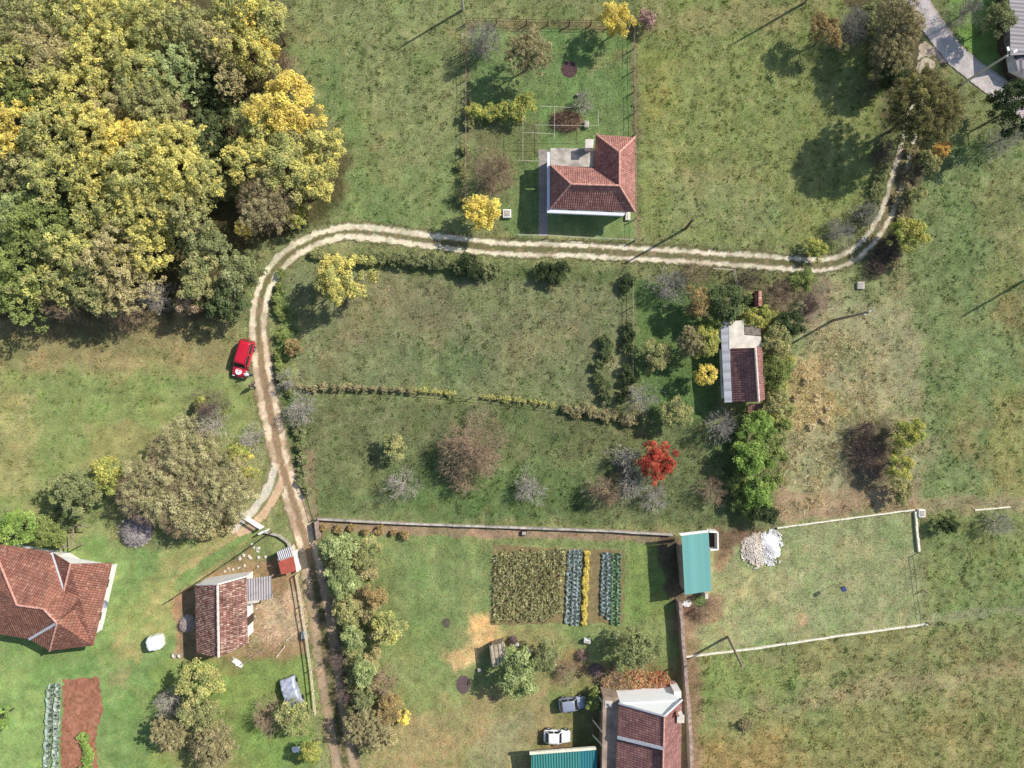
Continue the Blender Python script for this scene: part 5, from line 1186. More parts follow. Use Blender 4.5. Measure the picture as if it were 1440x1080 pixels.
def fence(label, pts, h=1.3, step=2.4, post='wood', rail='steel', rails=(.98, .55), pr=.05, rw=.02, name='fence', group=None):
    c = pts[len(pts)//2]; t = root(name, label, 'fence', *c, group=group); P = []
    for a_, b_ in zip(pts[:-1], pts[1:]):
        A_, B_ = Vector(W(*a_)), Vector(W(*b_)); k = max(1, int((B_ - A_).length / step)); P += [A_.lerp(B_, i / k) for i in range(k)]
    P.append(Vector(W(*pts[-1])))
    for p in P:
        z = rel(p.x, p.y); MB().box(p.x-pr, p.x+pr, p.y-pr, p.y+pr, z - .2, z + h + random.uniform(-.05, .05)).build('post', M[post], t)
    for rh in rails:
        mb = MB()
        for p, q_ in zip(P[:-1], P[1:]): mb.beam((p.x, p.y, h * rh + rel(p.x, p.y)), (q_.x, q_.y, h * rh + rel(q_.x, q_.y)), rw, rw * 1.5)
        mb.build('rail', M[rail], t)
    return t
fence('dark wire fence along the top of the white house lawn', [(656,33),(740,35),(890,38)], rail='wood_dark', post='wood_dark', rw=.03)
fence('brown wire fence on the left of the white house lawn', [(656,36),(656,150),(655,285)], rail='wood', rw=.02)
fence('brown wire fence on the right of the white house lawn', [(890,40),(892,190),(893,338)], rail='wood', post='wood', rw=.02)
fence('thin pale pipe fence between the white house and the track', [(728,332),(770,333),(830,336),(893,339)], h=1.0, rail='concrete_pale', post='concrete_pale', pr=.03, rw=.022)
fence('dark mesh fence slanting along the upper side of the bare yard', [(383,748),(330,785),(243,842)], h=1.3, rail='wood_dark', post='wood_dark', rw=.05, rails=(.95,.7,.45,.2))
fence('pale wooden rail fence between the bare yard and the track', [(420,806),(427,850),(434,895),(440,940),(446,1000)], h=1.1, rail='wood_pale', post='wood_pale', rw=.07)
fence('brown wire fence at the right end of the mown plot', [(1291,777),(1297,830),(1303,875)], h=1.1, rail='wood', rw=.025)
fence('grey wire fence left of the bright green strip', [(888,395),(889,470),(887,560)], h=1.2, rail='wood', rw=.03)
fence('weathered wire fence along the middle field boundary', [(410,543),(560,548),(700,561),(850,582)], h=1.1, rail='wood_dark', rw=.03)
fence('thin pale fence between the track and the cottage garden', [(1000,379),(1030,381),(1034,405)], h=1.0, rail='concrete_pale', post='wood', rw=.03)
fence('thin fence right of the track above the long wall corner', [(428,640),(436,690),(446,728)], h=1.1, rail='wood', rw=.03)
def gate(label, a_, b_, h=1.2):
    t = root('gate', label, 'gate', (a_[0]+b_[0])/2, (a_[1]+b_[1])/2); A_, B_ = Vector(W(*a_)), Vector(W(*b_))
    for p in (A_, B_): MB().box(p.x-.08, p.x+.08, p.y-.08, p.y+.08, -.2, h + .2).build('gatepost', M['white'], t)
    for z in (.25, .7, h): MB().beam((A_.x, A_.y, z), (B_.x, B_.y, z), .10 if z < h else .22, .07).build('bar', M['white'], t)
    for i in range(1, 12): p = A_.lerp(B_, i / 12); MB().box(p.x-.02, p.x+.02, p.y-.02, p.y+.02, .2, h - .036).build('picket', M['white'], t)
gate('wide white metal gate across the drive branch', (341,721), (371,740))
gate('short white wicket gate beside the wide drive gate', (369,748), (378,744), 1.0)
# white pipe frame (vine arbour)
t = root('arbour', 'thin white pipe frame for vines beside the white house terrace', 'arbour', 755, 200)
for (px, py) in ((735,164),(735,235),(749,186),(778,160),(778,206),(838,165),(838,187)): x, y = W(px, py); MB().tube([(x, y, -.2), (x, y, 2.3)], .02, 6).build('pole', M['steel'], t)
for a_, b_ in (((735,164),(735,235)), ((729,234),(772,236)), ((749,186),(838,187)), ((778,160),(778,206)), ((838,165),(838,187)), ((758,160),(800,162)), ((735,196),(778,198))):
    A_, B_ = W(*a_), W(*b_); MB().beam((A_[0], A_[1], 2.3), (B_[0], B_[1], 2.3), .028).build('crossbar', M['concrete_pale'], t)
# small arbour near the big house
t = root('trellis', 'brown wooden trellis frame between the large house and the round heap', 'trellis', 105, 752)
for (px, py) in ((92,748),(94,765),(118,735),(119,764)): x, y = W(px, py); MB().box(x-.05, x+.05, y-.05, y+.05, -.2, 2.0).build('post', M['wood'], t)
for a_, b_ in (((92,748),(118,745)), ((94,765),(119,764)), ((118,735),(119,764)), ((98,747),(99,765)), ((105,746),(106,765)), ((111,746),(113,764)), ((119,736),(140,735))):
    A_, B_ = W(*a_), W(*b_); MB().beam((A_[0], A_[1], 2.0), (B_[0], B_[1], 2.05), .09).build('slat', M['wood'], t)

# ================= POLES
def pole(label, px, py, h, tx=0, ty=0, lamp=False, arm=True, mat='wood'):
    x, y = W(px, py); t = thing('power_pole' if not lamp else 'street_lamp', label, 'pole', (x, y, 0)); tip = (x + tx, y + ty, h)
    MB().tube([(x, y, -.3), tip], [.17, .11], 10).build('shaft', M[mat], t)
    if arm:
        MB().beam((tip[0]-.5, tip[1]-.35, h-.25), (tip[0]+.5, tip[1]+.35, h-.25), .10).build('crossarm', M['steel'], t)
        for s in (-.45, 0, .45): MB().lathe((tip[0]+s, tip[1]+s*.7, h-.2), [(.03,0),(.05,.04),(.03,.08),(.05,.12),(.02,.17)], 10).build('insulator', M['concrete_pale'], t)
    if lamp:
        for s in ((.5, .25), (-.1, .45)):
            hd = MB().tube([tip, (tip[0]+s[0], tip[1]+s[1], h+.25)], .035, 6).build('lamp_arm', M['steel'], t); MB().obox((tip[0]+s[0]*1.2, tip[1]+s[1]*1.2, h+.27), (.42,.22,.12), math.atan2(s[1], s[0])).build('lamp_head', M['white'], hd)
pole('grey power pole leaning over the dry ground right of the cottage', 1170, 451, 8.0, .3, .2)
pole('wooden power pole standing inside the white curb near the bottom right', 1024, 895, 8.2, -1.0, -.3, arm=False)
pole('power pole at the top border above the fenced lawn', 651, 14, 7.6, .1, -.1, mat='concrete_pale')
pole('pale street lamp pole beside the top right road', 1353, 118, 7.8, -.2, -.3, lamp=True, arm=False, mat='concrete_pale')
pole('power pole at the top border of the top right field', 1131, 4, 8.4, 0, 0, mat='wood')
pole('thin dark pole in the field beside the straight track', 965, 321, 6.5, -.9, -.5, arm=False, mat='wood_dark')
pole('power pole beyond the right border of the right field', 1452, 388, 8.4)
for o in list(bpy.data.objects):
    pass
# blue box on a thin post
x, y = W(1174, 821); t = thing('nest_box', 'dark blue box on a thin post in the middle of the mown plot', 'box', (x, y, 0)); MB().tube([(x, y, -.2), (x, y, 1.9)], .035, 8).build('post', M['steel'], t)
MB().obox((x, y, 2.05), (.42,.42,.34), .4).build('box_body', simple('dark_blue_paint', L3(44,56,92)), t); MB().obox((x, y, 2.25), (.5,.5,.05), .4).build('lid', simple('blue_lid', L3(56,70,110)), t)

# ================= HEAPS AND LOOSE THINGS
def heap(name, label, cat, px, py, r, h, pal, mat, straw=900, sl=.5, n=20, sy=1.0, jit=.2):
    x, y = W(px, py, h * .4); t = thing(name, label, cat, (x, y, rel(x, y)))
    mb = MB(); nr_ = 9; nn_ = 40; sd_ = px * .37
    for i in range(nr_ + 1):
        f_ = 1 - i / nr_ * .97
        for k in range(nn_):
            a_ = 6.2832 * k / nn_; ca, sa = math.cos(a_), math.sin(a_); w_ = 1 + jit * 1.6 * (float(fbm(np.array([ca*2+sd_]), np.array([sa*2]), 1.1, 5)[0]) - .5)
            X_ = r*f_*w_*ca; Y_ = r*f_*w_*sa*sy; Z_ = h*(1-f_**2.0)*(.75+.5*float(vn(np.array([X_+sd_]), np.array([Y_]), .7, 6)[0])) + .14*h*(random.random()-.5)*(f_ < .98)
            mb.v.append((x+X_, y+Y_, Z_ - (.1 if i == 0 else 0)))
    for i in range(nr_):
        for k in range(nn_): mb.f.append([i*nn_+k, i*nn_+(k+1)%nn_, (i+1)*nn_+(k+1)%nn_, (i+1)*nn_+k]); mb.uv.append(None)
    mb.f.append([nr_*nn_+k for k in range(nn_)]); mb.uv.append(None)
    mb.build('mound', mat, t, smooth=True)
    if straw:
        a = rng.uniform(0, 6.28, straw); q = r * np.sqrt(rng.random(straw)); X = x + q*np.cos(a); Y = y + q*np.sin(a)*sy; Z = h * (1 - (q/r)**2.2) + .02
        pc = np.array([lin(c) for c in pal]); cc = pc[rng.integers(0, len(pal), straw)] * rng.uniform(.6, 1.3, (straw, 1))
        V, C_ = blades(X, Y, np.full(straw, sl) * rng.uniform(.5, 1.2, straw), np.full(straw, .02), cc, lean=1.2, z0=Z)
        bulk('stalks', V, C_, M['straw'], t)
    return t
gp = [(164,156,154),(190,182,178),(130,120,118),(214,206,198)]
hm = simple('grey_hay', L3(140,130,136), var=.25, scale=4, bump=.05)
heap('hay_heap', 'large round grey heap of old hay ringed with stones above the lawn', 'heap', 190, 748, 1.75, 1.3, gp, hm, 2600, .45)
for i in range(16):
    a = i * 6.283 / 16 + random.uniform(-.1, .1); x, y = W(190, 748); x += 1.95 * math.cos(a); y += 1.75 * math.sin(a); s = random.uniform(.12, .2)
    o = MB().lathe((x, y, rel(x, y)), [(s, 0), (s*1.05, s*.6), (s*.6, s)], 7, jit=.3).build('ring_stone', M['concrete'], None, origin=(0,0,0)); tag(o, 'pale stone in the ring around the large grey hay heap', 'stone', 'stones around the hay heap')
heap('hay_heap', 'smaller round pale grey heap in the shade left of the old tiled shed', 'heap', 263, 878, 1.0, .8, [(190,176,172),(160,148,146),(210,198,190)], simple('pale_hay', L3(170,158,154), var=.2, scale=4), 900, .3)
CH = 500
heap('gravel_heap', 'bright white gravel heap at the top left of the mown plot', 'heap', 1084, 768, 1.25, .4, [], simple('white_gravel', (0.86,.85,.84), var=.06, scale=9, bump=.06), 0, n=26, sy=1.2, jit=.6)
heap('gravel_heap', 'tan rubble heap beside the bright white gravel heap', 'heap', 1060, 776, 1.1, .3, [], simple('tan_rubble', L3(224,212,198), var=.25, scale=5, bump=.12, col2=L3(140,124,112)), 0, n=26, sy=1.4, jit=.7)
heap('brushwood_pile', 'heap of brown brushwood behind the white house terrace', 'heap', 797, 170, 1.9, .6, [(150,124,100),(120,98,84),(176,150,126)], M['twig_brown'], 1500, .9, sy=.62)
heap('brushwood_pile', 'small dark brushwood pile right of the plank roofed hut', 'heap', 721, 901, .55, .6, [(110,92,88),(140,120,112)], M['twig_dark'], 300, .5)
heap('brushwood_pile', 'small greyish woodpile between the white box and the red creeper', 'heap', 818, 922, .7, .5, [(150,130,120),(110,96,90)], M['twig_brown'], 350, .6)
heap('brushwood_pile', 'heap of dark cuttings left of the dry brown scrub', 'heap', 838, 943, .8, .45, [(120,104,104),(160,140,136)], M['twig_dark'], 400, .6)
for (hp_, cx_, cy_, rr_, col_) in ((bpy.data.objects['gravel_heap'], 1084, 770, 1.7, (236,234,230)), (bpy.data.objects['gravel_heap.001'], 1060, 776, 1.6, (226,216,202))):
    x, y = W(cx_, cy_); n = 1500; a = rng.uniform(0, 6.28, n); q = rr_ * rng.random(n) ** .55; X = x + q*np.cos(a)*.95; Y = y + q*np.sin(a)*1.25; m = fbm(X, Y, .9, 181, 3) + .35 * (1 - q / rr_) > .52; X, Y, q = X[m], Y[m], q[m]; n = len(X)
    C0 = np.stack([X, Y, relief(X, Y) + .06 + .34 * np.clip(1 - q / 1.3, 0, 1)], 1); s_ = rng.uniform(.04, .14, n)[:, None]; qs = []
    u_ = rng.normal(size=(n, 3)) + [0, 0, 1.2]; u_ /= np.linalg.norm(u_, axis=1)[:, None]; v_ = np.cross(u_, rng.normal(size=(n, 3))); v_ /= np.linalg.norm(v_, axis=1)[:, None]; w_ = np.cross(u_, v_)
    for (k1_, k2_) in ((v_, w_), (w_, -v_), (-v_, -w_), (-w_, v_)): qs.append(np.stack([C0 + u_ * s_, C0 + k1_ * s_, C0 + k2_ * s_], 1))
    cc = lin(col_) * rng.uniform(.75, 1.1, (n, 1)); bulk('chunks', np.concatenate(qs), np.tile(cc, (4, 1)), M['straw'], hp_)
for k in range(26):
    px_, py_ = random.choice([(random.uniform(335, 375), random.uniform(778, 800)), (random.uniform(300, 345), random.uniform(795, 812)), (random.uniform(345, 372), random.uniform(850, 870)), (random.uniform(350, 365), random.uniform(765, 785))])
    x, y = W(px_, py_); s = random.uniform(.08, .2); o = MB().lathe((0, 0, 0), [(s, 0), (s*1.1, s*.5), (s*.6, s*.9)], 7, jit=.4).build('yard_stone', M['concrete_pale'], None, origin=(0, 0, 0)); o.location = (x, y, rel(x, y)); tag(o, 'small pale stone scattered on the bare yard around the old shed', 'stone', 'pale stones scattered in the bare yard')
# white wrapped bale
x, y = W(217.5, 904, .9); t = thing('wrapped_bale', 'white plastic wrapped bale standing on the lawn by the old shed', 'bale', (x, y, 0))
mb = MB(); G_ = 15
for i in range(10):
    z_ = [-.05,.15,.5,.9,1.2,1.38,1.45,1.47,1.49,1.5][i]; q_ = [.92,1,1.03,1.02,.98,.9,.75,.5,.28,.08][i]
    for k in range(36):
        a_ = 6.2832*k/36 + .2; sq = 1/max(abs(math.cos(a_)), abs(math.sin(a_)))**.62; fo = 1 + .05*math.sin(9*a_+i*.4) + random.uniform(-.03,.03)
        mb.v.append((x + .82*q_*sq*fo*math.cos(a_+.15), y + .82*q_*sq*fo*math.sin(a_+.15), z_ + random.uniform(-.03,.03)))
for i in range(9):
    for k in range(36): mb.f.append([i*36+k, i*36+(k+1)%36, (i+1)*36+(k+1)%36, (i+1)*36+k]); mb.uv.append(None)
mb.f.append([9*36+k for k in range(36)]); mb.uv.append(None)
mb.build('wrap', simple('white_film', (.78,.79,.77), var=.06, rough=.35, scale=6, bump=.05), t, smooth=True)
MB().tube([(x-.1, y, 1.45), (x+.05, y+.1, 1.62), (x+.3, y+.2, 1.5)], .05, 6).build('knot', M['white'], t)
def stone(label, px, py, dx, dy, h, mat='white_wall', name='concrete_block', cat='block', rz=0.0):
    x, y = W(px, py, h); t = thing(name, label, cat, (x, y, 0)); MB().obox((x, y, h/2 - .05), (dx, dy, h + .1), rz).build('body', M[mat], t, bevel=.03); MB().obox((x, y, h + .02), (dx*.72, dy*.72, .03), rz).build('lid', M['concrete'], t)
stone('white concrete block with a dark lid left of the white house apron', 713, 300, .95, .95, .5)
stone('white concrete block just outside the corner of the plot curb', 1297, 722, .75, .9, .5)
stone('pale stone marker on the grass below the track curve', 1211, 401, .8, .8, .3, 'concrete_pale')
stone('white box with a long shadow between the round garden trees', 826, 902.5, .75, .4, .7, 'white', 'storage_box', 'box', -.15)
stone('small pale crate in the shadow of the plank roofed hut', 674, 943, .4, .4, .35, 'wood_pale', 'crate', 'crate')
stone('small white box beside the dark brushwood pile near the hut', 727, 907, .4, .3, .4, 'white', 'storage_box', 'box')
stone('dark brown planter with light rim against the long wall', 737, 750, .6, .5, .4, 'wood_dark', 'planter', 'planter')
stone('pale flat stone at the left of the garden tap post', 1008, 757, .01, .01, .01) if False else None
stone('white block at the top of the roof side of the brushwood', 825, 174, .5, .7, .5, 'concrete_pale', 'stone_block', 'block')
stone('black bucket-like box left of the small grey bare tree', 812, 133, .3, .3, .4, 'black', 'bin', 'bin')
stone('grey water tank by the rail fence in the lower yard', 427, 894, .6, .8, .7, 'steel', 'water_tank', 'tank')
# post with white sheet between round trees
x, y = W(743, 916, 1.2); t = thing('scarecrow_post', 'leaning post with a white cloth between the two round green trees', 'post', (x, y, 0)); MB().beam((x+.5, y-1.2, -.1), (x, y, 1.4), .09).build('post', M['wood'], t)
MB().add([(x-.35,y+.2,1.45),(x+.3,y+.3,1.5),(x+.35,y-.2,1.3),(x-.2,y-.3,1.25),(x-.35,y+.2,1.42),(x+.3,y+.3,1.47),(x+.35,y-.2,1.27),(x-.2,y-.3,1.22)], [(0,1,2,3),(7,6,5,4),(0,4,5,1),(1,5,6,2),(2,6,7,3),(3,7,4,0)]).build('cloth', M['white'], t)
# crumpled white sheets, planks
def sheet(label, px, py, w, d, rz):
    x, y = W(px, py); n = 9; X, Y = np.meshgrid(np.linspace(-.5, .5, n), np.linspace(-.5, .5, n)); Z = .06 + .14 * vn(X * 9 + px, Y * 9, 1.5, 3)
    m = (np.hypot(X, Y) + .25 * (vn(X*7, Y*7+px, 1.2, 5) - .5)) < .5; c, s = math.cos(rz), math.sin(rz); XX = X*w*c - Y*d*s; YY = X*w*s + Y*d*c
    v = []; f = []
    mb = MB(); idx = {}
    for i in range(n):
        for j in range(n): mb.v.append((x + XX[i,j], y + YY[i,j], Z[i,j] + rel(x, y)))
    for i in range(n-1):
        for j in range(n-1):
            if m[i,j]: mb.f.append([i*n+j, i*n+j+1, (i+1)*n+j+1, (i+1)*n+j]); mb.uv.append(None)
    o = mb.build('plastic_sheet', M['white'], None, origin=(x, y, 0)); o.location = (x, y, 0); sm_ = o.modifiers.new('t', 'SOLIDIFY'); sm_.thickness = .02; tag(o, label, 'sheet')
sheet('crumpled white plastic sheet under the right corner of the old shed', 334, 931, 1.5, .7, -.6)
sheet('crumpled pale sheet in the shadow of the yellow green tree by the track', 416, 1054, 1.0, .8, .3)
sheet('white and black rags at the top of the brown wall', 966, 849, 1.1, .8, .4)
def plank(label, a_, b_, w=.14, mat='wood_pale', h=.12):
    A_, B_ = W(*a_), W(*b_); c = ((A_[0]+B_[0])/2, (A_[1]+B_[1])/2, 0); mb = MB().beam((A_[0], A_[1], h+rel(*A_)), (B_[0], B_[1], h+.15+rel(*B_)), w, .06); o = mb.build('plank', M[mat], None, origin=c); o.location = c; tag(o, label, 'plank', 'loose planks in the lower yard')
plank('pale plank lying in the lower yard near the track fence', (389,924), (402,907)); plank('short pale plank at the upper end of the longer one', (403,900), (412,892)); plank('brown pole lying across the orchard grass', (330,940), (372,912), .1, 'wood', .1)
plank('thin pale pole leaning at the right wall of the old shed', (351,850), (352,902), .1, 'wood_pale', .5)
for k, (px, py) in enumerate(((246,921),(254,921))):
    x, y = W(px, py); o = MB().lathe((x, y, 0), [(.16,0),(.24,.3),(.26,.32),(.22,.31),(.14,.04),(.01,.03)], 16).build('bucket', M['concrete_pale'], None, origin=(x, y, 0)); o.location = (x, y, rel(x, y)); tag(o, ['left pale bucket in the shade of the old shed', 'right pale bucket in the shade of the old shed'][k], 'bucket', 'buckets by the old shed')
# wooden cart
x, y = W(251, 990); t = thing('hand_cart', 'small wooden cart with dark tray beside the olive yellow orchard tree', 'cart', (x, y, 0)); rz = .08
MB().obox((x, y, .55), (.7,1.2,.06), rz).build('tray', M['wood_dark'], t)
for s in (-1, 1): MB().obox((x+s*.38, y, .66), (.06,1.25,.28), rz).build('side_board', M['wood_pale'], t); MB().tube([(x+s*.46, y-.2, .3), (x+s*.53, y-.2, .3)], .3, 16).build('wheel', M['black'], t); MB().beam((x+s*.3, y-.6, .6), (x+s*.3, y-1.2, .5), .05).build('handle', M['wood_pale'], t)
MB().obox((x, y-.55, .66), (.7,.3,.26), rz).build('box', M['wood_pale'], t)

# ================= VEHICLES
def car(label, px, py, ang, Ln, Wd, Ht, paint, style='hatch', name='car', cat='car', group=None, emblem=False, rails=False):
    x, y = W(px, py, .8); t = thing(name, label, cat, (x, y, rel(x, y)), group); O = worldloc(t); c, s = math.cos(ang), math.sin(ang)
    def T(p): return (O.x + p[0]*c - p[1]*s, O.y + p[0]*s + p[1]*c, O.z + p[2])
    def B_(mb, nm, mat, par, **k): mb.v = [T(p) for p in mb.v]; return mb.build(nm, mat, par, **k)
    h2 = Ln / 2; w2 = Wd / 2; belt = Ht * .60
    # body loft: x (front +), half width, top z, bottom z
    st = [(-h2,.80,belt*.80,.42),(-h2+.06,.92,belt*.97,.30),(-h2*.82,.99,belt,.24),(-h2*.3,1,belt,.22),(h2*.25,1,belt,.22),(h2*.38,1,belt*.98,.22),(h2*.72,.97,belt*.88,.24),(h2-.12,.90,belt*.78,.28),(h2,.74,belt*.62,.36)]
    mb = MB(); n = 12; vs = []
    for X, ws, zt, zb in st:
        w = w2 * ws
        prof = [(-w*.86,zt),(-w*.3,zt+.025),(w*.3,zt+.025),(w*.86,zt),(w*.985,zt-.10),(w,zb+(zt-zb)*.5),(w*.97,zb+.08),(w*.8,zb),(-w*.8,zb),(-w*.97,zb+.08),(-w,zb+(zt-zb)*.5),(-w*.985,zt-.10)]
        vs += [(X, a_, b_) for a_, b_ in prof]
    fs = [(i*n+k, i*n+(k+1)%n, (i+1)*n+(k+1)%n, (i+1)*n+k) for i in range(len(st)-1) for k in range(n)] + [tuple(range(n))[::-1], tuple((len(st)-1)*n+k for k in range(n))]
    mb.add(vs, fs); body = B_(mb, 'body', paint, t, smooth=True, sub=1)
    # cabin (glasshouse) and roof
    if style == 'suv': xb, xrb, xrf, xf = -h2*.97, -h2*.88, h2*.26, h2*.50
    elif style == 'sedan': xb, xrb, xrf, xf = -h2*.88, -h2*.62, h2*.08, h2*.36
    else: xb, xrb, xrf, xf = -h2*.92, -h2*.74, h2*.10, h2*.40
    zr = Ht - .03; wb = w2*.93; wr = w2*.80
    cab = MB().add([(xb,-wb,belt-.03),(xf,-wb,belt-.03),(xf,wb,belt-.03),(xb,wb,belt-.03),(xrb,-wr,zr-.07),(xrf,-wr,zr-.07),(xrf,wr,zr-.07),(xrb,wr,zr-.07)], [(3,2,1,0),(4,5,6,7),(0,1,5,4),(1,2,6,5),(2,3,7,6),(3,0,4,7)])
    B_(cab, 'pillars', paint, body, bevel=.03)
    rm = MB(); nx = 8
    for i in range(nx + 1):
        f = i / nx; X = xrb - .06 + (xrf + .08 - xrb + .06) * f; e = 1 - .05 * (2*f-1)**2
        for k in range(7): g_ = k / 6 * 2 - 1; rm.v.append((X, g_ * (wr + .03) * e, zr - .055 + .06 * (1 - g_**2) * (1 - .3*(2*f-1)**2) - (.02 if abs(g_) == 1 else 0)))
    for i in range(nx):
        for k in range(6): rm.f.append([i*7+k, (i+1)*7+k, (i+1)*7+k+1, i*7+k+1][::1]); rm.uv.append(None)
    ro = B_(rm, 'roof', paint, t, smooth=True); so_ = ro.modifiers.new('t', 'SOLIDIFY'); so_.thickness = .04; so_.offset = -1
    def quad(P, nm, off=.012, ins=.06):
        P = [Vector(p) for p in P]; ce = sum(P, Vector()) / 4; nr = (P[1]-P[0]).cross(P[3]-P[0]).normalized(); Q = [p.lerp(ce, ins*2) for p in P]
        m_ = MB().add([q + nr*off for q in Q] + [q - nr*.01 for q in Q], [(0,1,2,3),(7,6,5,4),(0,4,5,1),(1,5,6,2),(2,6,7,3),(3,7,4,0)]); B_(m_, nm, M['glass'], t)
    zt_, zb_ = zr - .09, belt + .0
    quad([(xf-.02,-wb,zb_),(xf-.02,wb,zb_),(xrf,wr,zt_),(xrf,-wr,zt_)], 'windshield')
    quad([(xb+.01,wb,zb_),(xb+.01,-wb,zb_),(xrb,-wr,zt_),(xrb,wr,zt_)], 'rear_window')
    for sg in (-1, 1):
        for (f0, f1) in ((.0,.48),(.52,1.0)):
            lo = lambda f: (xb+.08 + (xf-.12-xb) * f, sg*wb, zb_); hi = lambda f: (xrb + (xrf-xrb)*f, sg*wr, zt_)
            P = [lo(f0), lo(f1), hi(f1), hi(f0)]; P = P if sg < 0 else [P[1], P[0], P[3], P[2]]
            quad(P, 'side_window', ins=.05)
        for X in (-h2*.62, h2*.64):
            wh = B_(MB().tube([(X, sg*(w2-.2), .33), (X, sg*(w2+.01), .33)], .33, 20), 'wheel', M['black'], t); B_(MB().tube([(X, sg*(w2-.02), .33), (X, sg*(w2+.02), .33)], .19, 14), 'rim', M['steel'], wh)
        B_(MB().obox((h2-.04, sg*w2*.62, belt*.68), (.08, .22, .10)), 'headlight', M['white'], t); B_(MB().obox((-h2+.03, sg*w2*.74, belt*.75), (.08, .16, .24)), 'tail_light', M['red_sheet'], t)
        B_(MB().obox((xf-.22, sg*(w2+.09), belt+.06), (.12, .2, .13)), 'mirror', M['black'], t)
        if rails: B_(MB().tube([(xrb+.05, sg*wr*.92, zr-.0), (0, sg*wr*.93, zr+.05), (xrf-.05, sg*wr*.92, zr)], .022, 6), 'roof_rail', M['black'], t)
    B_(MB().obox((h2-.02, 0, .40), (.12, w2*1.5, .22)), 'front_bumper', M['black'] if style != 'suv' else paint, t, bevel=.03); B_(MB().obox((-h2+.02, 0, .40), (.10, w2*1.5, .2)), 'rear_bumper', M['black'], t, bevel=.03)
    B_(MB().obox((h2+.02, 0, .46), (.03, .42, .09)), 'number_plate', M['white'], t)
    if emblem:
        X = h2*.71; zc = belt*.885 + .045
        em = B_(MB().tube([(X, 0, zc-.05), (X-.006, 0, zc+.012)], .38, 28), 'hood_emblem', M['white'], t)
        pk = simple('emblem_red', L3(196,60,64)); B_(MB().obox((X, 0, zc+.022), (.24, .07, .012)), 'emblem_cross', pk, em); B_(MB().obox((X, 0, zc+.0285), (.07, .24, .012)), 'emblem_cross', pk, em)
        rg_ = MB(); k = 28
        for r_ in (.345, .30): rg_.v += [(X + r_*math.cos(6.2832*i/k), r_*math.sin(6.2832*i/k), zc+.017) for i in range(k)]
        rg_.f = [[i, (i+1)%k, k+(i+1)%k, k+i] for i in range(k)]; rg_.uv = [None]*k; B_(rg_, 'emblem_ring', simple('emblem_pink', L3(230,170,170)), em)
    return t
def paint(name, col, metal=0.0): return simple(name, col, rough=.32, var=.02, metal=metal, coat=.5, spec=.4)
car('red sport utility car with round white hood emblem parked beside the track', 341.5, 504, math.atan2(-50, -14.5), 4.4, 1.72, 1.62, paint('red_paint', L3(190,30,50)), 'suv', emblem=True, rails=True)
car('small silver hatchback parked under the green bush near the gabled house', 805, 990.5, math.radians(7), 3.15, 1.5, 1.4, paint('silver_blue_paint', L3(156,162,178), .3), 'hatch')
car('small white car parked above the teal roofed garage', 783.5, 1037, math.radians(-1), 3.1, 1.5, 1.35, paint('white_car_paint', (.8,.8,.8)), 'sedan')
# silver covered vehicle
x, y = W(409, 974, .8); t = thing('covered_car', 'old vehicle wrapped in a silver sheet in the lower yard', 'car', (x, y, rel(x, y))); ang = math.atan2(36, -13) ; c_, s_ = math.cos(ang), math.sin(ang); O = worldloc(t)
nx, ny = 30, 16; mb = MB()
for i in range(nx + 1):
    X = -1.72 + 3.44 * i / nx; u_ = X / 1.72; top = 1.25 - .45 * (sst(.35, .95, np.array(abs(u_)))) ; 
    for j in range(ny + 1):
        v_ = j / ny * 2 - 1; wl_ = .93 - .12 * max(0, abs(u_) - .8); ay = abs(v_); Y = math.copysign(min(1, ay * 1.25) ** .9 * wl_, v_); Z = float(top) * (1 - max(0, ay - .62) * 2.2 * .95) + .03 * math.sin(X * 9 + j) + random.uniform(-.02, .02)
        if i in (0, nx): Z *= .45
        mb.v.append((O.x + X*c_ - Y*s_, O.y + X*s_ + Y*c_, O.z + max(.12, Z)))
for i in range(nx):
    for j in range(ny): mb.f.append([i*(ny+1)+j, (i+1)*(ny+1)+j, (i+1)*(ny+1)+j+1, i*(ny+1)+j+1]); mb.uv.append(None)
o = mb.build('silver_cover', simple('silver_cover', L3(186,190,202), rough=.35, metal=.35, var=.14, scale=2.2, bump=.04), t, smooth=True); m_ = o.modifiers.new('t', 'SOLIDIFY'); m_.thickness = .02
for sx, sy in ((-1.05,-.78),(-1.05,.78),(1.05,-.78),(1.05,.78)):
    p = (O.x + sx*c_ - sy*s_, O.y + sx*s_ + sy*c_); q_ = (O.x + sx*c_ - sy*1.2*s_, O.y + sx*s_ + sy*1.2*c_)
    MB().tube([(p[0], p[1], O.z+.3), (q_[0], q_[1], O.z+.3)], .3, 16).build('wheel', M['black'], t)

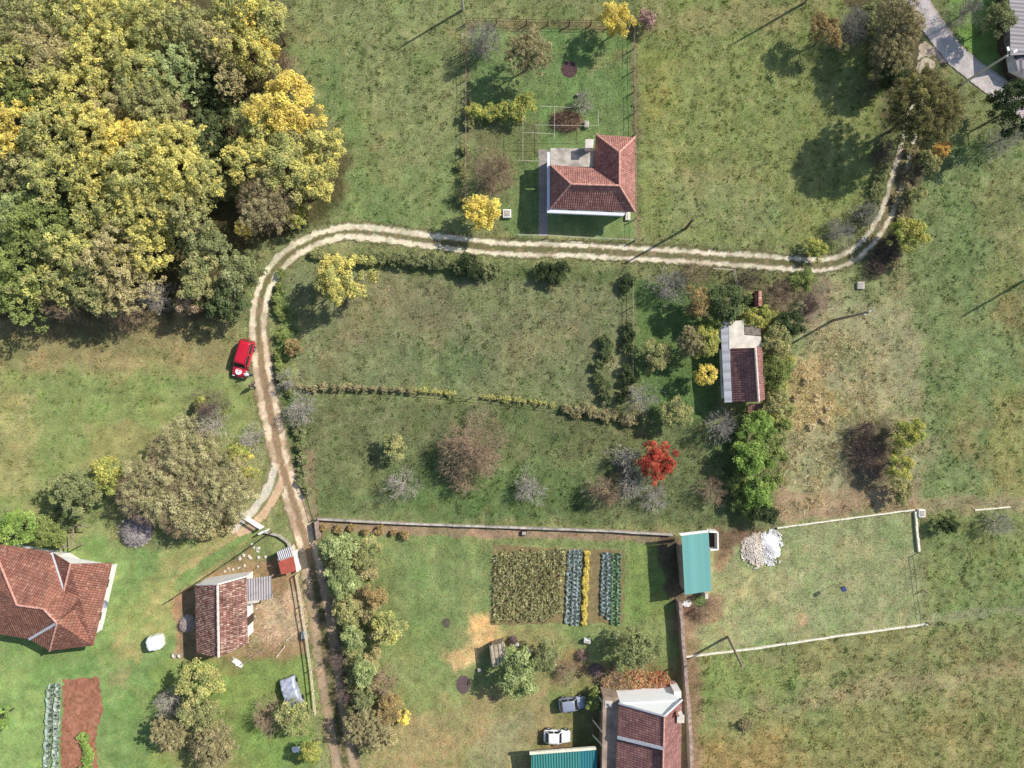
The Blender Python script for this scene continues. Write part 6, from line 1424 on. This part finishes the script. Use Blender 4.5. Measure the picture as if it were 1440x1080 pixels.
# ================= PEOPLE
SKIN = simple('skin', L3(196,150,124), var=.03)
def skinmesh(name, joints, edges, radii, mat, par, rootj=0, sub=1):
    me = bpy.data.meshes.new(name); O = worldloc(par); me.from_pydata([tuple(Vector(j) - O) for j in joints], edges, []); o = link(name, me, mat, par)
    m = o.modifiers.new('skin', 'SKIN'); m.use_smooth_shade = True
    for i, r_ in enumerate(radii):
        sv = me.skin_vertices[0].data[i]; sv.radius = (r_, r_) if not isinstance(r_, tuple) else r_; sv.use_root = (i == rootj)
    s2 = o.modifiers.new('sub', 'SUBSURF'); s2.levels = sub; s2.render_levels = sub; return o
def person(label, px, py, face, top, legs_m, hair, bend=0.0, stride=.25, reach=None):
    x, y = W(px, py); t = thing('person', label, 'person', (x, y, rel(x, y))); O = worldloc(t); c, s = math.cos(face), math.sin(face)
    def T(f, l, z): return (O.x + f*c - l*s, O.y + f*s + l*c, O.z + z)
    b = bend; sp = lambda h: (math.sin(b)*(h-.95), .95 + math.cos(b)*(h-.95))
    def tor(h, l=0.0, f=0.0): F, Z = sp(h); return T(F + f*math.cos(b), l, Z - f*math.sin(b))
    J = [tor(.95), tor(1.12), tor(1.30), tor(1.46), tor(1.54), tor(1.62, 0, .01), tor(1.72, 0, .01)]; Rr = [(.15,.11),(.14,.10),(.16,.11),(.10,.08),.055,(.075,.09),(.07,.085)]; E = [(0,1),(1,2),(2,3),(3,4),(4,5),(5,6)]
    def add(p, r_, q_): J.append(p); Rr.append(r_); E.append((q_, len(J)-1)); return len(J)-1
    hands = []; A_ = []; Lg = []
    for sd in (-1, 1):
        sh = add(tor(1.44, sd*.19), .055, 3); rc = reach and sd in reach
        el = add(tor(1.18, sd*.25, .22 if rc else -.04*sd), .042, sh); F, Z = (.45, 1.15) if rc else (.06 + (sp(.9)[0] if b else 0), .92)
        wr = add(tor(1.12, sd*.2, .45) if rc else tor(.93, sd*.27, .05), .028, el); pm = add(tor(1.10, sd*.2, .53) if rc else tor(.86, sd*.28, .07), (.036,.018), wr); A_.append((sh, el, wr))
        for k in range(4):
            l_ = (k-1.5)*.02; f1 = add(tor(1.09, sd*.2 + l_, .59) if rc else tor(.80 - .004*abs(k-1), sd*.28, .07 + l_), .0085, pm); add(tor(1.06, sd*.2 + l_, .62 - .006*abs(k-1)) if rc else tor(.765, sd*.272, .08 + l_), .0075, f1)
        th = add(tor(1.10, sd*.165, .54) if rc else tor(.85, sd*.262, .105), .010, pm)
        hp_ = add(T(0, sd*.10, .90), .085, 0); kn = add(T(sd*stride*.45 + .03, sd*.11, .50), .058, hp_); an = add(T(sd*stride - .03, sd*.11, .09), .038, kn); ft = add(T(sd*stride + .14, sd*.12, .04), (.04,.03), an); Lg.append((hp_, kn, an, ft))
    body = skinmesh('body', J, E, Rr, SKIN, t, sub=1)
    # clothing: sleeved top and trousers following the same joints
    def cloth(nm, ids, extra, mat):
        mp = {j: i for i, j in enumerate(ids)}; ed = [(mp[a_], mp[b_]) for a_, b_ in E if a_ in mp and b_ in mp]; rr_ = [tuple(q_ + extra for q_ in Rr[j]) if isinstance(Rr[j], tuple) else Rr[j] + extra for j in ids]
        return skinmesh(nm, [J[j] for j in ids], ed, rr_, mat, body, rootj=0, sub=1)
    cloth('jacket', [0,1,2,3] + [j for a_ in A_ for j in a_], .022, top); cloth('trousers', [0] + [j for l in Lg for j in l[:3]], .02, legs_m)
    for l in Lg: a_, b_ = Vector(J[l[2]]), Vector(J[l[3]]); MB().tube([a_ + (a_-b_).normalized()*.05 - Vector((0,0,.03)), a_ - Vector((0,0,.02)), b_, b_ + (b_-a_).normalized()*.06], [.045,.055,.048,.03], 10).build('shoe', M['black'], body)
    hc = Vector(tor(1.70, 0, -.015)); MB().lathe(tuple(hc), [(.10,-.06),(.108,0),(.095,.06),(.06,.095),(.015,.108)], 16).build('hair', hair, body, smooth=True)
    fc = lambda l, h, f: tor(h, l, f)
    MB().tube([fc(0,1.685,.09), fc(0,1.655,.125), fc(0,1.65,.09)], [.008,.016,.01], 8).build('nose', SKIN, body)
    for sd in (-1, 1):
        MB().lathe(fc(sd*.033,1.69,.095), [(.005,-.012),(.012,0),(.005,.012)], 8).build('eye', M['white'], body); MB().lathe(fc(sd*.092,1.675,.0), [(.006,-.03),(.018,0),(.006,.03)], 8).build('ear', SKIN, body)
    MB().beam(fc(-.025,1.615,.093), fc(.025,1.615,.093), .012).build('mouth', simple('lips', L3(160,96,88)), body)
    return t
person('person in dark clothes walking on the track below the red car', 358.5, 542.5, math.radians(75), simple('navy_jacket', L3(74,70,86)), simple('dark_trousers', L3(58,54,64)), simple('brown_hair', L3(70,52,42)), stride=.28)
person('person in a white top leaning on the front corner of the red car', 353.5, 527.5, math.radians(150), simple('white_shirt', (.8,.8,.78)), simple('blue_trousers', L3(70,78,100)), simple('grey_hair', L3(190,184,176)), bend=.35, stride=.12, reach=(-1, 1))
# ================= CAMERA, LIGHT
cam = bpy.data.objects.new('camera', bpy.data.cameras.new('camera')); COL.objects.link(cam)
cam.location = (0, 0, H); cam.rotation_euler = (0, 0, 0); cam.data.sensor_width = 36; cam.data.lens = H * 18 / (720 * S); cam.data.clip_end = 5000
scene.camera = cam
SD = Vector((math.cos(R(42)) * math.cos(R(30)), math.cos(R(42)) * math.sin(R(30)), math.sin(R(42))))
sl = bpy.data.lights.new('sun', 'SUN'); sl.energy = 4.4; sl.angle = R(0.6); sl.color = (1.0, .95, .87)
so = bpy.data.objects.new('sun', sl); COL.objects.link(so); so.rotation_euler = (-SD).to_track_quat('-Z', 'Y').to_euler(); so.location = SD * 100
w = bpy.data.worlds.new('World'); scene.world = w; w.use_nodes = True; nt = w.node_tree; nt.nodes.clear()
sky = nt.nodes.new('ShaderNodeTexSky'); sky.sky_type = 'NISHITA'; sky.sun_disc = False; sky.sun_elevation = R(42); sky.sun_rotation = R(60)
bg = nt.nodes.new('ShaderNodeBackground'); bg.inputs[1].default_value = 0.125; o_ = nt.nodes.new('ShaderNodeOutputWorld')
nt.links.new(sky.outputs[0], bg.inputs[0]); nt.links.new(bg.outputs[0], o_.inputs[0])
vs = scene.view_settings; vs.view_transform = 'Standard'; vs.look = 'None'; vs.exposure = 0.28; vs.gamma = 1.0
scene.render.resolution_x = 1024; scene.render.resolution_y = 768
